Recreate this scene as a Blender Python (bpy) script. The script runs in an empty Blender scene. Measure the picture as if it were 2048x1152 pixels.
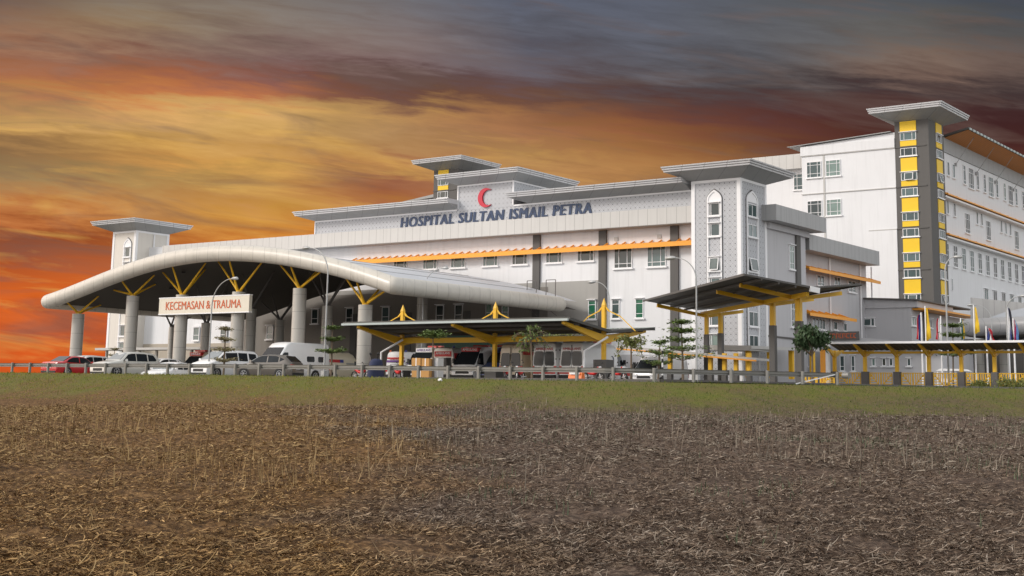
import bpy, math, random
import numpy as np
from mathutils import Vector, Matrix
random.seed(7); RNG = np.random.default_rng(7)
S = bpy.context.scene
COL = S.collection

# ------------------------------------------------------------------ camera
FPX, PITCH, ROLL, YAW, PCY = 2739.6, 0.16396, 0.01753, -0.63287, 339.38
EYE = -0.8                                   # the camera stands in the field, below the hospital platform (z = 0)
def _rot():
    cp, sp = math.cos(PITCH), math.sin(PITCH); cr, sr = math.cos(ROLL), math.sin(ROLL); cy, sy = math.cos(YAW), math.sin(YAW)
    f = np.array([sy*cp, cy*cp, sp]); r0 = np.array([cy, -sy, 0.0]); u0 = np.cross(r0, f)
    return cr*r0+sr*u0, -sr*r0+cr*u0, f
CR, CU, CF = _rot()
C0 = np.array([0.0, 0.0, EYE])
def ray(x, y): return CF*FPX+CR*(x-1024)+CU*(PCY-y)
def onY(x, y, Y):
    d = ray(x, y); return C0+d*(Y/d[1])
def onX(x, y, X):
    d = ray(x, y); return C0+d*(X/d[0])
def atd(x, y, D): return C0+ray(x, y)*(D/FPX)
def proj(P):
    q = np.array(P)-C0; w = q@CF
    return 1024+FPX*(q@CR)/w, PCY-FPX*(q@CU)/w, w
cam_d = bpy.data.cameras.new('camera'); cam = bpy.data.objects.new('camera', cam_d); COL.objects.link(cam)
cam_d.sensor_width = 36; cam_d.lens = 36*FPX/2048; cam_d.shift_y = -(576-PCY)/2048
cam_d.clip_start = 0.1; cam_d.clip_end = 9000
cam.matrix_world = Matrix(((CR[0], CU[0], -CF[0], C0[0]), (CR[1], CU[1], -CF[1], C0[1]), (CR[2], CU[2], -CF[2], C0[2]), (0, 0, 0, 1)))
S.camera = cam
S.view_settings.view_transform = 'Standard'; S.view_settings.look = 'None'
S.view_settings.exposure = 0.08; S.view_settings.gamma = 1.0
S.render.resolution_x = 1024; S.render.resolution_y = 576

# ------------------------------------------------------------------ world: sunset cloud bank ahead, pale overcast overhead and behind
SUN_EL, SUN_BEAR = math.radians(31), math.radians(-143)       # bearing from +Y towards +X
def lin(c): return tuple(((v/255)/12.92 if v/255 <= 0.04045 else ((v/255+0.055)/1.055)**2.4) for v in c)
SKX = [0, 256, 512, 768, 1024, 1280, 1536, 1792, 2048]
SKY = [
 (-60, [(92,80,78),(112,104,98),(106,103,104),(98,99,106),(84,92,110),(82,88,102),(80,84,92),(72,78,86),(50,62,80)]),
 (0,   [(116,90,78),(142,126,104),(126,116,108),(118,114,116),(96,102,120),(94,99,114),(92,95,101),(86,88,92),(62,72,88)]),
 (50,  [(142,104,82),(156,126,92),(132,116,104),(126,112,110),(98,100,112),(98,102,116),(96,97,102),(104,100,95),(84,84,86)]),
 (90,  [(168,116,84),(146,110,88),(134,108,98),(132,112,108),(92,91,103),(96,98,110),(94,94,99),(104,98,94),(88,86,86)]),
 (125, [(146,92,70),(140,92,74),(124,92,88),(134,108,104),(100,92,100),(92,92,100),(84,83,88),(158,116,90),(112,88,78)]),
 (155, [(182,112,66),(176,98,58),(138,84,72),(112,80,78),(116,92,94),(96,86,90),(82,78,80),(90,76,74),(88,74,70)]),
 (185, [(196,134,74),(188,110,60),(186,108,64),(108,68,64),(106,70,64),(100,74,74),(88,72,72),(80,60,60),(74,58,58)]),
 (215, [(172,124,72),(204,152,86),(200,154,90),(204,152,86),(190,128,76),(112,70,62),(102,62,60),(88,50,48),(74,42,42)]),
 (250, [(196,152,80),(186,140,84),(204,158,84),(190,144,92),(184,124,82),(172,100,66),(112,62,54),(84,42,42),(74,40,40)]),
 (285, [(140,100,62),(206,154,72),(192,142,78),(200,150,90),(190,132,82),(186,120,66),(134,78,54),(94,48,42),(82,42,38)]),
 (320, [(128,98,66),(196,136,66),(206,152,72),(172,112,70),(192,144,80),(190,128,70),(150,96,54),(104,56,44),(86,46,38)]),
 (355, [(150,122,80),(168,132,76),(202,150,72),(150,90,62),(178,124,78),(186,132,74),(160,104,60),(110,64,46),(90,52,42)]),
 (395, [(184,120,66),(188,130,70),(196,136,66),(164,94,58),(180,116,66),(186,126,70),(170,112,60),(120,72,48),(96,58,44)]),
 (435, [(194,108,50),(204,132,58),(216,154,56),(196,124,56),(186,118,60),(186,120,62),(170,110,58),(124,74,46),(100,60,42)]),
 (480, [(146,72,38),(150,80,42),(210,130,54),(206,126,48),(190,116,52),(186,114,54),(170,100,48),(130,74,40),(104,60,38)]),
 (530, [(172,80,36),(196,94,38),(212,120,44),(208,118,40),(196,110,44),(186,104,44),(170,92,42),(134,72,36),(110,60,36)]),
 (600, [(214,98,34),(212,96,34),(208,100,34),(208,98,30),(196,96,34),(186,92,36),(170,84,36),(140,72,34),(116,62,34)]),
 (740, [(206,84,32),(202,80,30),(196,78,28),(192,76,24),(184,76,28),(176,74,30),(160,72,32),(140,66,32),(120,60,34)])]
def sky_at(px, py):
    py = min(max(py, -60), 740); px = min(max(px, 0), 2048)
    j = max(i for i in range(len(SKY)) if SKY[i][0] <= py); j2 = min(j+1, len(SKY)-1)
    t = 0 if j == j2 else (py-SKY[j][0])/(SKY[j2][0]-SKY[j][0])
    out = []
    for k in range(3):
        a = np.interp(px, SKX, [c[k] for c in SKY[j][1]]); b = np.interp(px, SKX, [c[k] for c in SKY[j2][1]])
        out.append(a*(1-t)+b*t)
    g_ = sum(out)/3; sat = 0.88 if py < 460 else 0.97; li = 1.0+0.10*max(0, 1-px/1300)*(1 if 180 < py < 470 else 0.4)
    if 150 < py < 310 and px > 600: li *= 0.90
    return lin([(g_+(c-g_)*sat)*li for c in out])
W = bpy.data.worlds.new('World'); S.world = W; W.use_nodes = True
nt = W.node_tree; nt.nodes.clear(); N = nt.nodes; L = nt.links
def wm(op, a, b=None, c=None, clamp=False):
    n = N.new('ShaderNodeMath'); n.operation = op; n.use_clamp = clamp
    for i, v in enumerate((a, b, c)):
        if v is None: continue
        if isinstance(v, (int, float)): n.inputs[i].default_value = v
        else: L.new(v, n.inputs[i])
    return n.outputs[0]
tc = N.new('ShaderNodeTexCoord'); DIR = tc.outputs['Generated']
def wdot(v):
    n = N.new('ShaderNodeVectorMath'); n.operation = 'DOT_PRODUCT'; L.new(DIR, n.inputs[0]); n.inputs[1].default_value = v
    return n.outputs['Value']
fw = wdot((math.sin(YAW), math.cos(YAW), 0)); rt = wdot((math.cos(YAW), -math.sin(YAW), 0)); up = wdot((0, 0, 1))
fs = wm('MAXIMUM', fw, 0.12)
U0 = wm('DIVIDE', rt, fs); V0 = wm('DIVIDE', up, fs)
# slanting streaks: the clouds drift down to the right
cmb = N.new('ShaderNodeCombineXYZ'); L.new(wm('MULTIPLY', U0, 3.2), cmb.inputs[0])
L.new(wm('MULTIPLY', wm('ADD', V0, wm('MULTIPLY', U0, 0.10)), 21.0), cmb.inputs[1])
def wnoise(scale, detail, rough, off, dist=0.0):
    m = N.new('ShaderNodeVectorMath'); m.operation = 'ADD'; L.new(cmb.outputs[0], m.inputs[0]); m.inputs[1].default_value = (off, off*1.7, off*0.3)
    n = N.new('ShaderNodeTexNoise'); n.inputs['Scale'].default_value = scale; n.inputs['Detail'].default_value = detail
    n.inputs['Roughness'].default_value = rough; n.inputs['Distortion'].default_value = dist
    L.new(m.outputs[0], n.inputs['Vector']); return n.outputs['Fac']
n1 = wnoise(1.0, 6, 0.55, 3.1, 0.6); n2 = wnoise(2.0, 8, 0.62, 11.7, 0.9); n3 = wnoise(0.7, 7, 0.6, 23.0, 0.5); n4 = wnoise(5.5, 8, 0.62, 37.0, 0.35)
UU = wm('ADD', U0, wm('MULTIPLY', wm('SUBTRACT', n1, 0.5), 0.10))
VV = wm('ADD', V0, wm('ADD', wm('MULTIPLY', wm('SUBTRACT', n2, 0.5), 0.036), wm('MULTIPLY', wm('SUBTRACT', n4, 0.5), 0.04)))
UMIN, UMAX = -0.40, 0.40
UF = wm('MULTIPLY', wm('SUBTRACT', UU, UMIN), 1/(UMAX-UMIN), clamp=True)
DV = 0.0128; rows = [(-0.01+DV*i) for i in range(31)]
base = None
def uv_px(u, v):
    d = np.array([math.sin(YAW), math.cos(YAW), 0])+u*np.array([math.cos(YAW), -math.sin(YAW), 0])+np.array([0, 0, v])
    x, y, w = proj(C0+d*100); return x, y
for i, v in enumerate(rows):
    rp = N.new('ShaderNodeValToRGB'); rp.color_ramp.interpolation = 'LINEAR'
    els = rp.color_ramp.elements; ns = 19
    for k in range(1, ns-1): els.new(k/(ns-1))
    for k in range(ns):
        p = k/(ns-1); c = sky_at(*uv_px(UMIN+p*(UMAX-UMIN), v)); els[k].color = (*c, 1)
    L.new(UF, rp.inputs[0])
    if base is None: base = rp.outputs[0]
    else:
        mx = N.new('ShaderNodeMix'); mx.data_type = 'RGBA'
        L.new(wm('MULTIPLY', wm('SUBTRACT', VV, rows[i-1]), 1/DV, clamp=True), mx.inputs[0])
        L.new(base, mx.inputs[6]); L.new(rp.outputs[0], mx.inputs[7]); base = mx.outputs[2]
n5 = wnoise(2.2, 5, 0.55, 51.0, 0.8); n6 = wnoise(2.8, 5, 0.55, 77.0, 0.6)
def smask(n, a, b): return wm('MULTIPLY', wm('SUBTRACT', n, a), 1/(b-a), clamp=True)
def wmix(f, a, c):
    q = N.new('ShaderNodeMix'); q.data_type = 'RGBA'; L.new(f, q.inputs[0]); L.new(a, q.inputs[6])
    if isinstance(c, tuple): q.inputs[7].default_value = (*lin(c), 1)
    else: L.new(c, q.inputs[7])
    return q.outputs[2]
lowv = wm('SUBTRACT', 1.0, smask(VV, 0.19, 0.23)); lft = wm('SUBTRACT', 1.0, smask(UU, -0.02, 0.16))
base = wmix(wm('MULTIPLY', smask(n5, 0.52, 0.72), 0.55), base, (112, 92, 84))                                        # grey-brown shreds of cloud
base = wmix(wm('MULTIPLY', wm('MULTIPLY', smask(n6, 0.54, 0.74), 0.60), wm('MULTIPLY', lowv, lft)), base, (226, 176, 92))   # lit golden edges
gain = wm('ADD', 0.26, wm('ADD', wm('MULTIPLY', n2, 0.42), wm('ADD', wm('MULTIPLY', n3, 0.40), wm('MULTIPLY', n4, 0.56))))
gain = wm('MULTIPLY', gain, 0.95)
cl = N.new('ShaderNodeVectorMath'); cl.operation = 'SCALE'; L.new(base, cl.inputs[0]); L.new(gain, cl.inputs[3])
sky = N.new('ShaderNodeTexSky'); sky.sky_type = 'NISHITA'; sky.sun_disc = False
sky.sun_elevation = SUN_EL; sky.sun_rotation = SUN_BEAR; sky.dust_density = 3; sky.air_density = 1.2
sk = N.new('ShaderNodeVectorMath'); sk.operation = 'SCALE'; L.new(sky.outputs[0], sk.inputs[0]); sk.inputs[3].default_value = 0.05
gn = N.new('ShaderNodeTexNoise'); gn.inputs['Scale'].default_value = 2.2; gn.inputs['Detail'].default_value = 5; L.new(DIR, gn.inputs['Vector'])
gr = N.new('ShaderNodeValToRGB'); gr.color_ramp.elements[0].position = 0.3; gr.color_ramp.elements[0].color = (0.86, 0.90, 0.96, 1)
gr.color_ramp.elements[1].position = 0.75; gr.color_ramp.elements[1].color = (1.55, 1.52, 1.48, 1); L.new(gn.outputs['Fac'], gr.inputs[0])
ov = N.new('ShaderNodeMix'); ov.data_type = 'RGBA'; ov.inputs[0].default_value = 0.8
L.new(sk.outputs[0], ov.inputs[6]); L.new(gr.outputs[0], ov.inputs[7])
hz = wm('SUBTRACT', 1.0, wm('ABSOLUTE', up)); hz = wm('ADD', 0.66, wm('MULTIPLY', wm('MULTIPLY', hz, hz), 0.95))      # brighter low down, behind the viewer
os_ = N.new('ShaderNodeVectorMath'); os_.operation = 'SCALE'; L.new(ov.outputs[2], os_.inputs[0]); L.new(hz, os_.inputs[3])
# where the cloud bank ends: above ~25 degrees and well off to the sides
m_el = wm('SUBTRACT', 1.0, wm('MULTIPLY', wm('SUBTRACT', V0, 0.36), 4.0, clamp=True))
m_az = wm('MULTIPLY', wm('SUBTRACT', fw, 0.45), 4.0, clamp=True)
msk = wm('MULTIPLY', m_el, m_az)
fin = N.new('ShaderNodeMix'); fin.data_type = 'RGBA'; L.new(msk, fin.inputs[0]); L.new(os_.outputs[0], fin.inputs[6]); L.new(cl.outputs[0], fin.inputs[7])
gl = wdot(tuple(Vector((-0.93, -0.33, 0.10)).normalized()))                     # the sunset glow itself, out of frame to the left
glm = wm('POWER', smask(gl, 0.66, 1.0), 1.3)
gs = N.new('ShaderNodeVectorMath'); gs.operation = 'SCALE'; gs.inputs[0].default_value = (1.35, 0.80, 0.42); L.new(glm, gs.inputs[3])
ga_ = N.new('ShaderNodeVectorMath'); ga_.operation = 'ADD'; L.new(fin.outputs[2], ga_.inputs[0]); L.new(gs.outputs[0], ga_.inputs[1])
bg = N.new('ShaderNodeBackground'); L.new(ga_.outputs[0], bg.inputs[0]); bg.inputs[1].default_value = 1.0
wo = N.new('ShaderNodeOutputWorld'); L.new(bg.outputs[0], wo.inputs[0])
# the sun behind thin cloud, from the left behind the camera
sd = bpy.data.lights.new('sun', 'SUN'); sd.energy = 1.75; sd.angle = math.radians(14); sd.color = (1.0, 0.95, 0.89)
sun = bpy.data.objects.new('sun', sd); COL.objects.link(sun)
sv = Vector((math.sin(SUN_BEAR)*math.cos(SUN_EL), math.cos(SUN_BEAR)*math.cos(SUN_EL), math.sin(SUN_EL)))
sun.rotation_euler = sv.to_track_quat('Z', 'Y').to_euler(); sun.location = sv*200

# ------------------------------------------------------------------ helpers
ORG = {}
def tag(o, label=None, cat=None, group=None, kind=None):
    if label: o['label'] = label
    if cat: o['category'] = cat
    if group: o['group'] = group
    if kind: o['kind'] = kind
    return o
def thing(name, label, cat, loc=(0, 0, 0), rz=0.0, group=None):
    o = bpy.data.objects.new(name, None); COL.objects.link(o); o.empty_display_size = 0.5
    o.location = loc; o.rotation_euler = (0, 0, rz)
    ORG[o.name] = np.array(loc, float) if rz == 0 else None
    return tag(o, label, cat, group)
def kids(o): return [c for c in bpy.data.objects if c.parent == o]
def copy_thing(root, loc, rz, label, group=None):
    r = root.copy(); COL.objects.link(r); r.location = loc; r.rotation_euler = (0, 0, rz); r['label'] = label
    if group: r['group'] = group
    for ch in kids(root):
        c = ch.copy(); COL.objects.link(c); c.parent = r
        for g in kids(ch):
            d = g.copy(); COL.objects.link(d); d.parent = c
    return r
class MB:
    def __init__(s): s.v = []; s.f = []
    def add(s, vs, fs):
        n = len(s.v); s.v += [tuple(map(float, p)) for p in vs]; s.f += [tuple(i+n for i in f) for f in fs]; return s
    def box(s, x0, x1, y0, y1, z0, z1):
        return s.add([(x0,y0,z0),(x1,y0,z0),(x1,y1,z0),(x0,y1,z0),(x0,y0,z1),(x1,y0,z1),(x1,y1,z1),(x0,y1,z1)],
                     [(0,3,2,1),(4,5,6,7),(0,1,5,4),(1,2,6,5),(2,3,7,6),(3,0,4,7)])
    def bar(s, a, b, w, h=None, up=(0, 0, 1)):
        a = Vector(a); b = Vector(b); d = (b-a).normalized(); h = h or w; u = Vector(up)
        if abs(d.dot(u)) > 0.98: u = Vector((0, 1, 0))
        r = d.cross(u).normalized(); u = r.cross(d).normalized(); vs = []
        for p in (a, b):
            for i, j in ((-1,-1),(1,-1),(1,1),(-1,1)): vs.append(p+r*i*w/2+u*j*h/2)
        return s.add(vs, [(0,3,2,1),(4,5,6,7),(0,1,5,4),(1,2,6,5),(2,3,7,6),(3,0,4,7)])
    def tube(s, pts, rad, n=10, cap=True):
        pts = [Vector(p) for p in pts]; m = len(pts)
        rs = rad if isinstance(rad, (list, tuple, np.ndarray)) else [rad]*m
        prev = None; vs = []; fs = []
        for i, p in enumerate(pts):
            d = (pts[min(i+1, m-1)]-pts[max(i-1, 0)]).normalized()
            if prev is None:
                u = Vector((0, 0, 1)) if abs(d.z) < 0.9 else Vector((1, 0, 0))
                r = d.cross(u).normalized()
            else: r = (prev-d*prev.dot(d)).normalized()
            prev = r; q = d.cross(r)
            for k in range(n):
                a = 2*math.pi*k/n; vs.append(p+(r*math.cos(a)+q*math.sin(a))*rs[i])
        for i in range(m-1):
            for k in range(n): fs.append((i*n+k, i*n+(k+1) % n, (i+1)*n+(k+1) % n, (i+1)*n+k))
        if cap: fs.append(tuple(range(n-1, -1, -1))); fs.append(tuple((m-1)*n+k for k in range(n)))
        return s.add(vs, fs)
    def prism(s, poly, axis, a, b):
        # poly: 2D points; axis 'x': (y,z) extruded in x; 'y': (x,z) extruded in y; 'z': (x,y)
        n = len(poly); vs = []
        for t in (a, b):
            for p in poly:
                vs.append({'x': (t, p[0], p[1]), 'y': (p[0], t, p[1]), 'z': (p[0], p[1], t)}[axis])
        fs = [tuple(range(n)), tuple(range(2*n-1, n-1, -1))]+[(i, (i+1) % n, n+(i+1) % n, n+i) for i in range(n)]
        return s.add(vs, fs)
    def build(s, name, m, parent=None, smooth=False, loc=None, fixn=True):
        o3 = ORG.get(parent.name) if parent is not None else None
        vs = s.v if o3 is None else [(p[0]-o3[0], p[1]-o3[1], p[2]-o3[2]) for p in s.v]
        me = bpy.data.meshes.new(name); me.from_pydata(vs, [], s.f)
        if fixn:
            import bmesh
            bm = bmesh.new(); bm.from_mesh(me); bmesh.ops.recalc_face_normals(bm, faces=bm.faces); bm.to_mesh(me); bm.free()
        if m: me.materials.append(m)
        if smooth:
            me.shade_smooth()
            if smooth != 'all': me.set_sharp_from_angle(angle=math.radians(38))
        o = bpy.data.objects.new(name, me); COL.objects.link(o)
        if parent is not None: o.parent = parent; ORG[o.name] = o3
        if loc is not None: o.location = loc
        return o
def newmesh_obj(name, me, parent, loc=(0, 0, 0), rz=0.0):
    o = bpy.data.objects.new(name, me); COL.objects.link(o); o.parent = parent; o.location = loc; o.rotation_euler = (0, 0, rz); return o

# ------------------------------------------------------------------ materials
def mat(name, col, rough=0.6, metal=0.0, var=0.08, scale=1.5, bump=0.0, bscale=20, spec=0.5, streak=0.0, coat=0.0, joints=None, emit=None):
    m = bpy.data.materials.new(name); m.use_nodes = True; t = m.node_tree; n = t.nodes; l = t.links
    b = n['Principled BSDF']; b.inputs['Roughness'].default_value = rough; b.inputs['Metallic'].default_value = metal
    b.inputs['Specular IOR Level'].default_value = spec; b.inputs['Coat Weight'].default_value = coat
    g = n.new('ShaderNodeNewGeometry'); P = g.outputs['Position']
    def M(op, a, bb=None, clamp=False):
        q = n.new('ShaderNodeMath'); q.operation = op; q.use_clamp = clamp
        for i, v in enumerate((a, bb)):
            if v is None: continue
            if isinstance(v, (int, float)): q.inputs[i].default_value = v
            else: l.new(v, q.inputs[i])
        return q.outputs[0]
    nz = n.new('ShaderNodeTexNoise'); nz.inputs['Scale'].default_value = scale; nz.inputs['Detail'].default_value = 6; nz.inputs['Roughness'].default_value = 0.6
    l.new(P, nz.inputs['Vector'])
    fac = M('ADD', 1-var, M('MULTIPLY', nz.outputs['Fac'], 2*var))
    if streak:   # rain streaks: noise stretched down the wall
        mp = n.new('ShaderNodeMapping'); mp.inputs['Scale'].default_value = (2.2, 2.2, 0.16); l.new(P, mp.inputs[0])
        n2 = n.new('ShaderNodeTexNoise'); n2.inputs['Scale'].default_value = 1.3; n2.inputs['Detail'].default_value = 5; l.new(mp.outputs[0], n2.inputs['Vector'])
        fac = M('MULTIPLY', fac, M('SUBTRACT', 1.0, M('MULTIPLY', M('MULTIPLY', M('SUBTRACT', n2.outputs['Fac'], 0.5), 3.0, True), streak)))
    if joints:   # dark lines every `pitch` metres along the wall
        sx = n.new('ShaderNodeSeparateXYZ'); l.new(P, sx.inputs[0])
        pitch, wid, hp = joints
        u = M('ADD', sx.outputs[0], sx.outputs[1]) if pitch > 0 else sx.outputs[2]
        fr = M('FRACT', M('DIVIDE', u, abs(pitch))); ln = M('LESS_THAN', fr, wid/abs(pitch))
        if hp:
            fr2 = M('FRACT', M('DIVIDE', sx.outputs[2], hp)); ln = M('MAXIMUM', ln, M('LESS_THAN', fr2, wid/hp))
        fac = M('MULTIPLY', fac, M('SUBTRACT', 1.0, M('MULTIPLY', ln, 0.45)))
    mx = n.new('ShaderNodeVectorMath'); mx.operation = 'SCALE'; mx.inputs[0].default_value = col[:3]; l.new(fac, mx.inputs[3])
    l.new(mx.outputs[0], b.inputs['Base Color'])
    l.new(M('ADD', rough-0.06, M('MULTIPLY', nz.outputs['Fac'], 0.14), True), b.inputs['Roughness'])
    if bump:
        n3 = n.new('ShaderNodeTexNoise'); n3.inputs['Scale'].default_value = bscale; n3.inputs['Detail'].default_value = 4; l.new(P, n3.inputs['Vector'])
        bp = n.new('ShaderNodeBump'); bp.inputs['Strength'].default_value = bump; bp.inputs['Distance'].default_value = 0.05
        l.new(n3.outputs['Fac'], bp.inputs['Height']); l.new(bp.outputs[0], b.inputs['Normal'])
    if emit: b.inputs['Emission Color'].default_value = (*emit[:3], 1); b.inputs['Emission Strength'].default_value = emit[3]
    return m
def lattice_mat():
    m = mat('lattice_panel', (0.50, 0.51, 0.535), 0.55, var=0.06, scale=0.8, streak=0.06)
    t = m.node_tree; n = t.nodes; l = t.links; b = n['Principled BSDF']; src = b.inputs['Base Color'].links[0].from_socket
    g = n.new('ShaderNodeNewGeometry'); sx = n.new('ShaderNodeSeparateXYZ'); l.new(g.outputs['Position'], sx.inputs[0])
    def M(op, a, bb=None, clamp=False):
        q = n.new('ShaderNodeMath'); q.operation = op; q.use_clamp = clamp
        for i, v in enumerate((a, bb)):
            if v is None: continue
            if isinstance(v, (int, float)): q.inputs[i].default_value = v
            else: l.new(v, q.inputs[i])
        return q.outputs[0]
    u = M('ADD', sx.outputs[0], sx.outputs[1]); v = sx.outputs[2]; p = 0.42
    def cell(du, dv):
        a = M('SUBTRACT', M('FRACT', M('ADD', M('DIVIDE', u, p), du)), 0.5); c = M('SUBTRACT', M('FRACT', M('ADD', M('DIVIDE', v, p), dv)), 0.5)
        return a, c
    a, c = cell(0, 0); r1 = M('SQRT', M('ADD', M('MULTIPLY', a, a), M('MULTIPLY', c, c)))
    a2, c2 = cell(0.5, 0.5); r2 = M('SQRT', M('ADD', M('MULTIPLY', a2, a2), M('MULTIPLY', c2, c2)))
    dots = M('LESS_THAN', r1, 0.115)
    small = M('LESS_THAN', M('ADD', M('ABSOLUTE', a2), M('ABSOLUTE', c2)), 0.11)
    ring = M('LESS_THAN', M('ABSOLUTE', M('SUBTRACT', r1, 0.37)), 0.035)
    lines = M('LESS_THAN', M('MINIMUM', M('ABSOLUTE', M('SUBTRACT', a, c)), M('ABSOLUTE', M('ADD', a, c))), 0.03)
    k = M('ADD', M('MULTIPLY', dots, 0.62), M('ADD', M('MULTIPLY', small, 0.28), M('MULTIPLY', M('MAXIMUM', ring, lines), 0.22)), True)
    sc = n.new('ShaderNodeVectorMath'); sc.operation = 'SCALE'; l.new(src, sc.inputs[0]); l.new(M('SUBTRACT', 1.0, k), sc.inputs[3])
    l.new(sc.outputs[0], b.inputs['Base Color']); return m
MT = dict(
 white=mat('white_paint', (0.745, 0.75, 0.765), 0.65, var=0.05, scale=0.35, streak=0.11),
 trim=mat('white_trim', (0.84, 0.84, 0.85), 0.5, var=0.02),
 cream=mat('sunset_tinted_white', (0.70, 0.66, 0.60), 0.65, var=0.04, scale=0.35, streak=0.08),  # the building's white with warm sunset light mixed into the colour
 clad=mat('cladding_panel', (0.56, 0.55, 0.53), 0.38, var=0.04, scale=0.7, streak=0.10, joints=(0.86, 0.035, 0)),
 clad_g=mat('grey_cladding_panel', (0.36, 0.36, 0.36), 0.45, var=0.06, scale=0.7, streak=0.22, joints=(0.9, 0.03, 0)),
 soffit=mat('metal_soffit', (0.33, 0.335, 0.335), 0.5, var=0.16, scale=0.9, joints=(1.9, 0.04, 0)),
 fascia=mat('eave_fascia', (0.60, 0.60, 0.61), 0.4, var=0.05, joints=(1.9, 0.05, 0)),
 grey=mat('grey_paint', (0.50, 0.495, 0.51), 0.7, var=0.05, scale=0.5, streak=0.10),
 lgrey=mat('light_grey_paint', (0.50, 0.49, 0.47), 0.7, var=0.04, scale=0.5, streak=0.08),
 dgrey=mat('dark_grey_paint', (0.105, 0.10, 0.095), 0.7, var=0.08, scale=0.6, streak=0.1),
 lattice=lattice_mat(),
 orange=mat('orange_metal', (0.86, 0.36, 0.03), 0.45, var=0.05),
 yellow=mat('yellow_paint', (0.80, 0.46, 0.02), 0.5, var=0.06),
 byellow=mat('bright_yellow_panel', (0.85, 0.55, 0.01), 0.5, var=0.04),
 glass=mat('green_grey_glass', (0.055, 0.085, 0.085), 0.12, var=0.35, scale=1.2, spec=0.7),
 gglass=mat('green_glass', (0.02, 0.13, 0.07), 0.2, var=0.3, scale=1.5),
 dark=mat('dark_opening', (0.02, 0.02, 0.022), 0.6),
 concrete=mat('concrete_base', (0.13, 0.12, 0.115), 0.8, var=0.1, bump=0.2),
 column=mat('silver_column_cladding', (0.46, 0.44, 0.40), 0.4, 0.0, var=0.05, scale=1.0, joints=(-1.25, 0.03, 0)),  # silver with the warm sunset tone mixed into its colour
 tube=mat('silver_tube_cladding', (0.60, 0.57, 0.51), 0.34, 0.0, var=0.12, scale=0.9, streak=0.2, joints=(1.22, 0.03, 0)),  # warm sunset tone put into the silver here too
 vroof=mat('grey_metal_roof', (0.56, 0.58, 0.62), 0.4, 0.0, var=0.05, scale=0.5),
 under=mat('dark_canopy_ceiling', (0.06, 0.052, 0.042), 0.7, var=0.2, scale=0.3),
 steel=mat('galvanised_steel', (0.21, 0.205, 0.19), 0.5, 0.2, var=0.15, scale=3),
 pole=mat('lamp_pole_steel', (0.38, 0.39, 0.39), 0.4, 0.3, var=0.06),
 sheet=mat('dark_corrugated_sheet', (0.07, 0.07, 0.065), 0.5, 0.2, var=0.15, scale=2),
 gutter=mat('pale_gutter', (0.42, 0.48, 0.47), 0.45, var=0.08),
 navy=mat('navy_lettering', (0.008, 0.035, 0.10), 0.4, var=0.03),
 red=mat('crescent_red', (0.55, 0.01, 0.04), 0.4, var=0.03),
 sred=mat('sign_red', (0.62, 0.12, 0.03), 0.5),
 signw=mat('sign_board', (0.72, 0.67, 0.56), 0.5, var=0.03),
 blackp=mat('black_paint', (0.02, 0.02, 0.02), 0.5),
 bark=mat('bark', (0.16, 0.12, 0.085), 0.9, var=0.25, scale=8),
)
def leafmat(name, c):
    m = mat(name, c, 0.6, var=0.35, scale=2.5)
    m.node_tree.nodes['Principled BSDF'].inputs['Subsurface Weight'].default_value = 0.0
    return m
MT['leaf'] = leafmat('green_leaves', (0.13, 0.19, 0.045)); MT['leafd'] = leafmat('dark_green_leaves', (0.05, 0.09, 0.035)); MT['leafy'] = leafmat('yellow_green_leaves', (0.20, 0.22, 0.06))
MT['leafp'] = leafmat('pale_dry_leaves', (0.30, 0.26, 0.13))

def vary_glass(m, tints):
    """each pane its own tone: deep glass, sky-grey glass, a drawn blind"""
    t = m.node_tree; n = t.nodes; l = t.links; b = n['Principled BSDF']; src = b.inputs['Base Color'].links[0].from_socket
    oi = n.new('ShaderNodeObjectInfo'); r = n.new('ShaderNodeValToRGB'); r.color_ramp.interpolation = 'CONSTANT'; e = r.color_ramp.elements
    for i, (p_, c) in enumerate(tints):
        q = e[i] if i < 2 else e.new(p_)
        q.position = p_; q.color = (*c, 1)
    l.new(oi.outputs['Random'], r.inputs[0]); v = n.new('ShaderNodeVectorMath'); v.operation = 'MULTIPLY'; l.new(src, v.inputs[0]); l.new(r.outputs[0], v.inputs[1]); l.new(v.outputs[0], b.inputs['Base Color'])
vary_glass(MT['glass'], [(0.0, (0.45, 0.45, 0.45)), (0.3, (1.0, 1.0, 1.0)), (0.6, (1.6, 1.6, 1.6)), (0.8, (0.7, 0.9, 0.9)), (0.9, (3.2, 2.9, 2.6))])
# ------------------------------------------------------------------ lettering
def text_mesh(body, name, shear, bold):
    """heavier letters: the outline is laid down a few times, each a little to the side and a little deeper"""
    V = []; F = []
    for k in range(4 if bold else 1):
        cu = bpy.data.curves.new('tmp', 'FONT'); cu.body = body; cu.shear = shear; cu.extrude = 0.01; cu.resolution_u = 3; cu.space_character = 1.0+bold*1.3
        to = bpy.data.objects.new('tmp', cu); COL.objects.link(to); bpy.context.view_layer.update()
        me = bpy.data.meshes.new_from_object(to.evaluated_get(bpy.context.evaluated_depsgraph_get())); bpy.data.objects.remove(to)
        n = len(V); V += [(v.co[0]+bold*k/3, v.co[1]+(0.012*(k % 2)-0.004*k), v.co[2]+0.0016*k*(1 if v.co[2] > 0 else 0)) for v in me.vertices]; F += [tuple(i+n for i in f.vertices) for f in me.polygons]
        bpy.data.meshes.remove(me)
    me = bpy.data.meshes.new(name); me.from_pydata(V, [], F); return me
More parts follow.
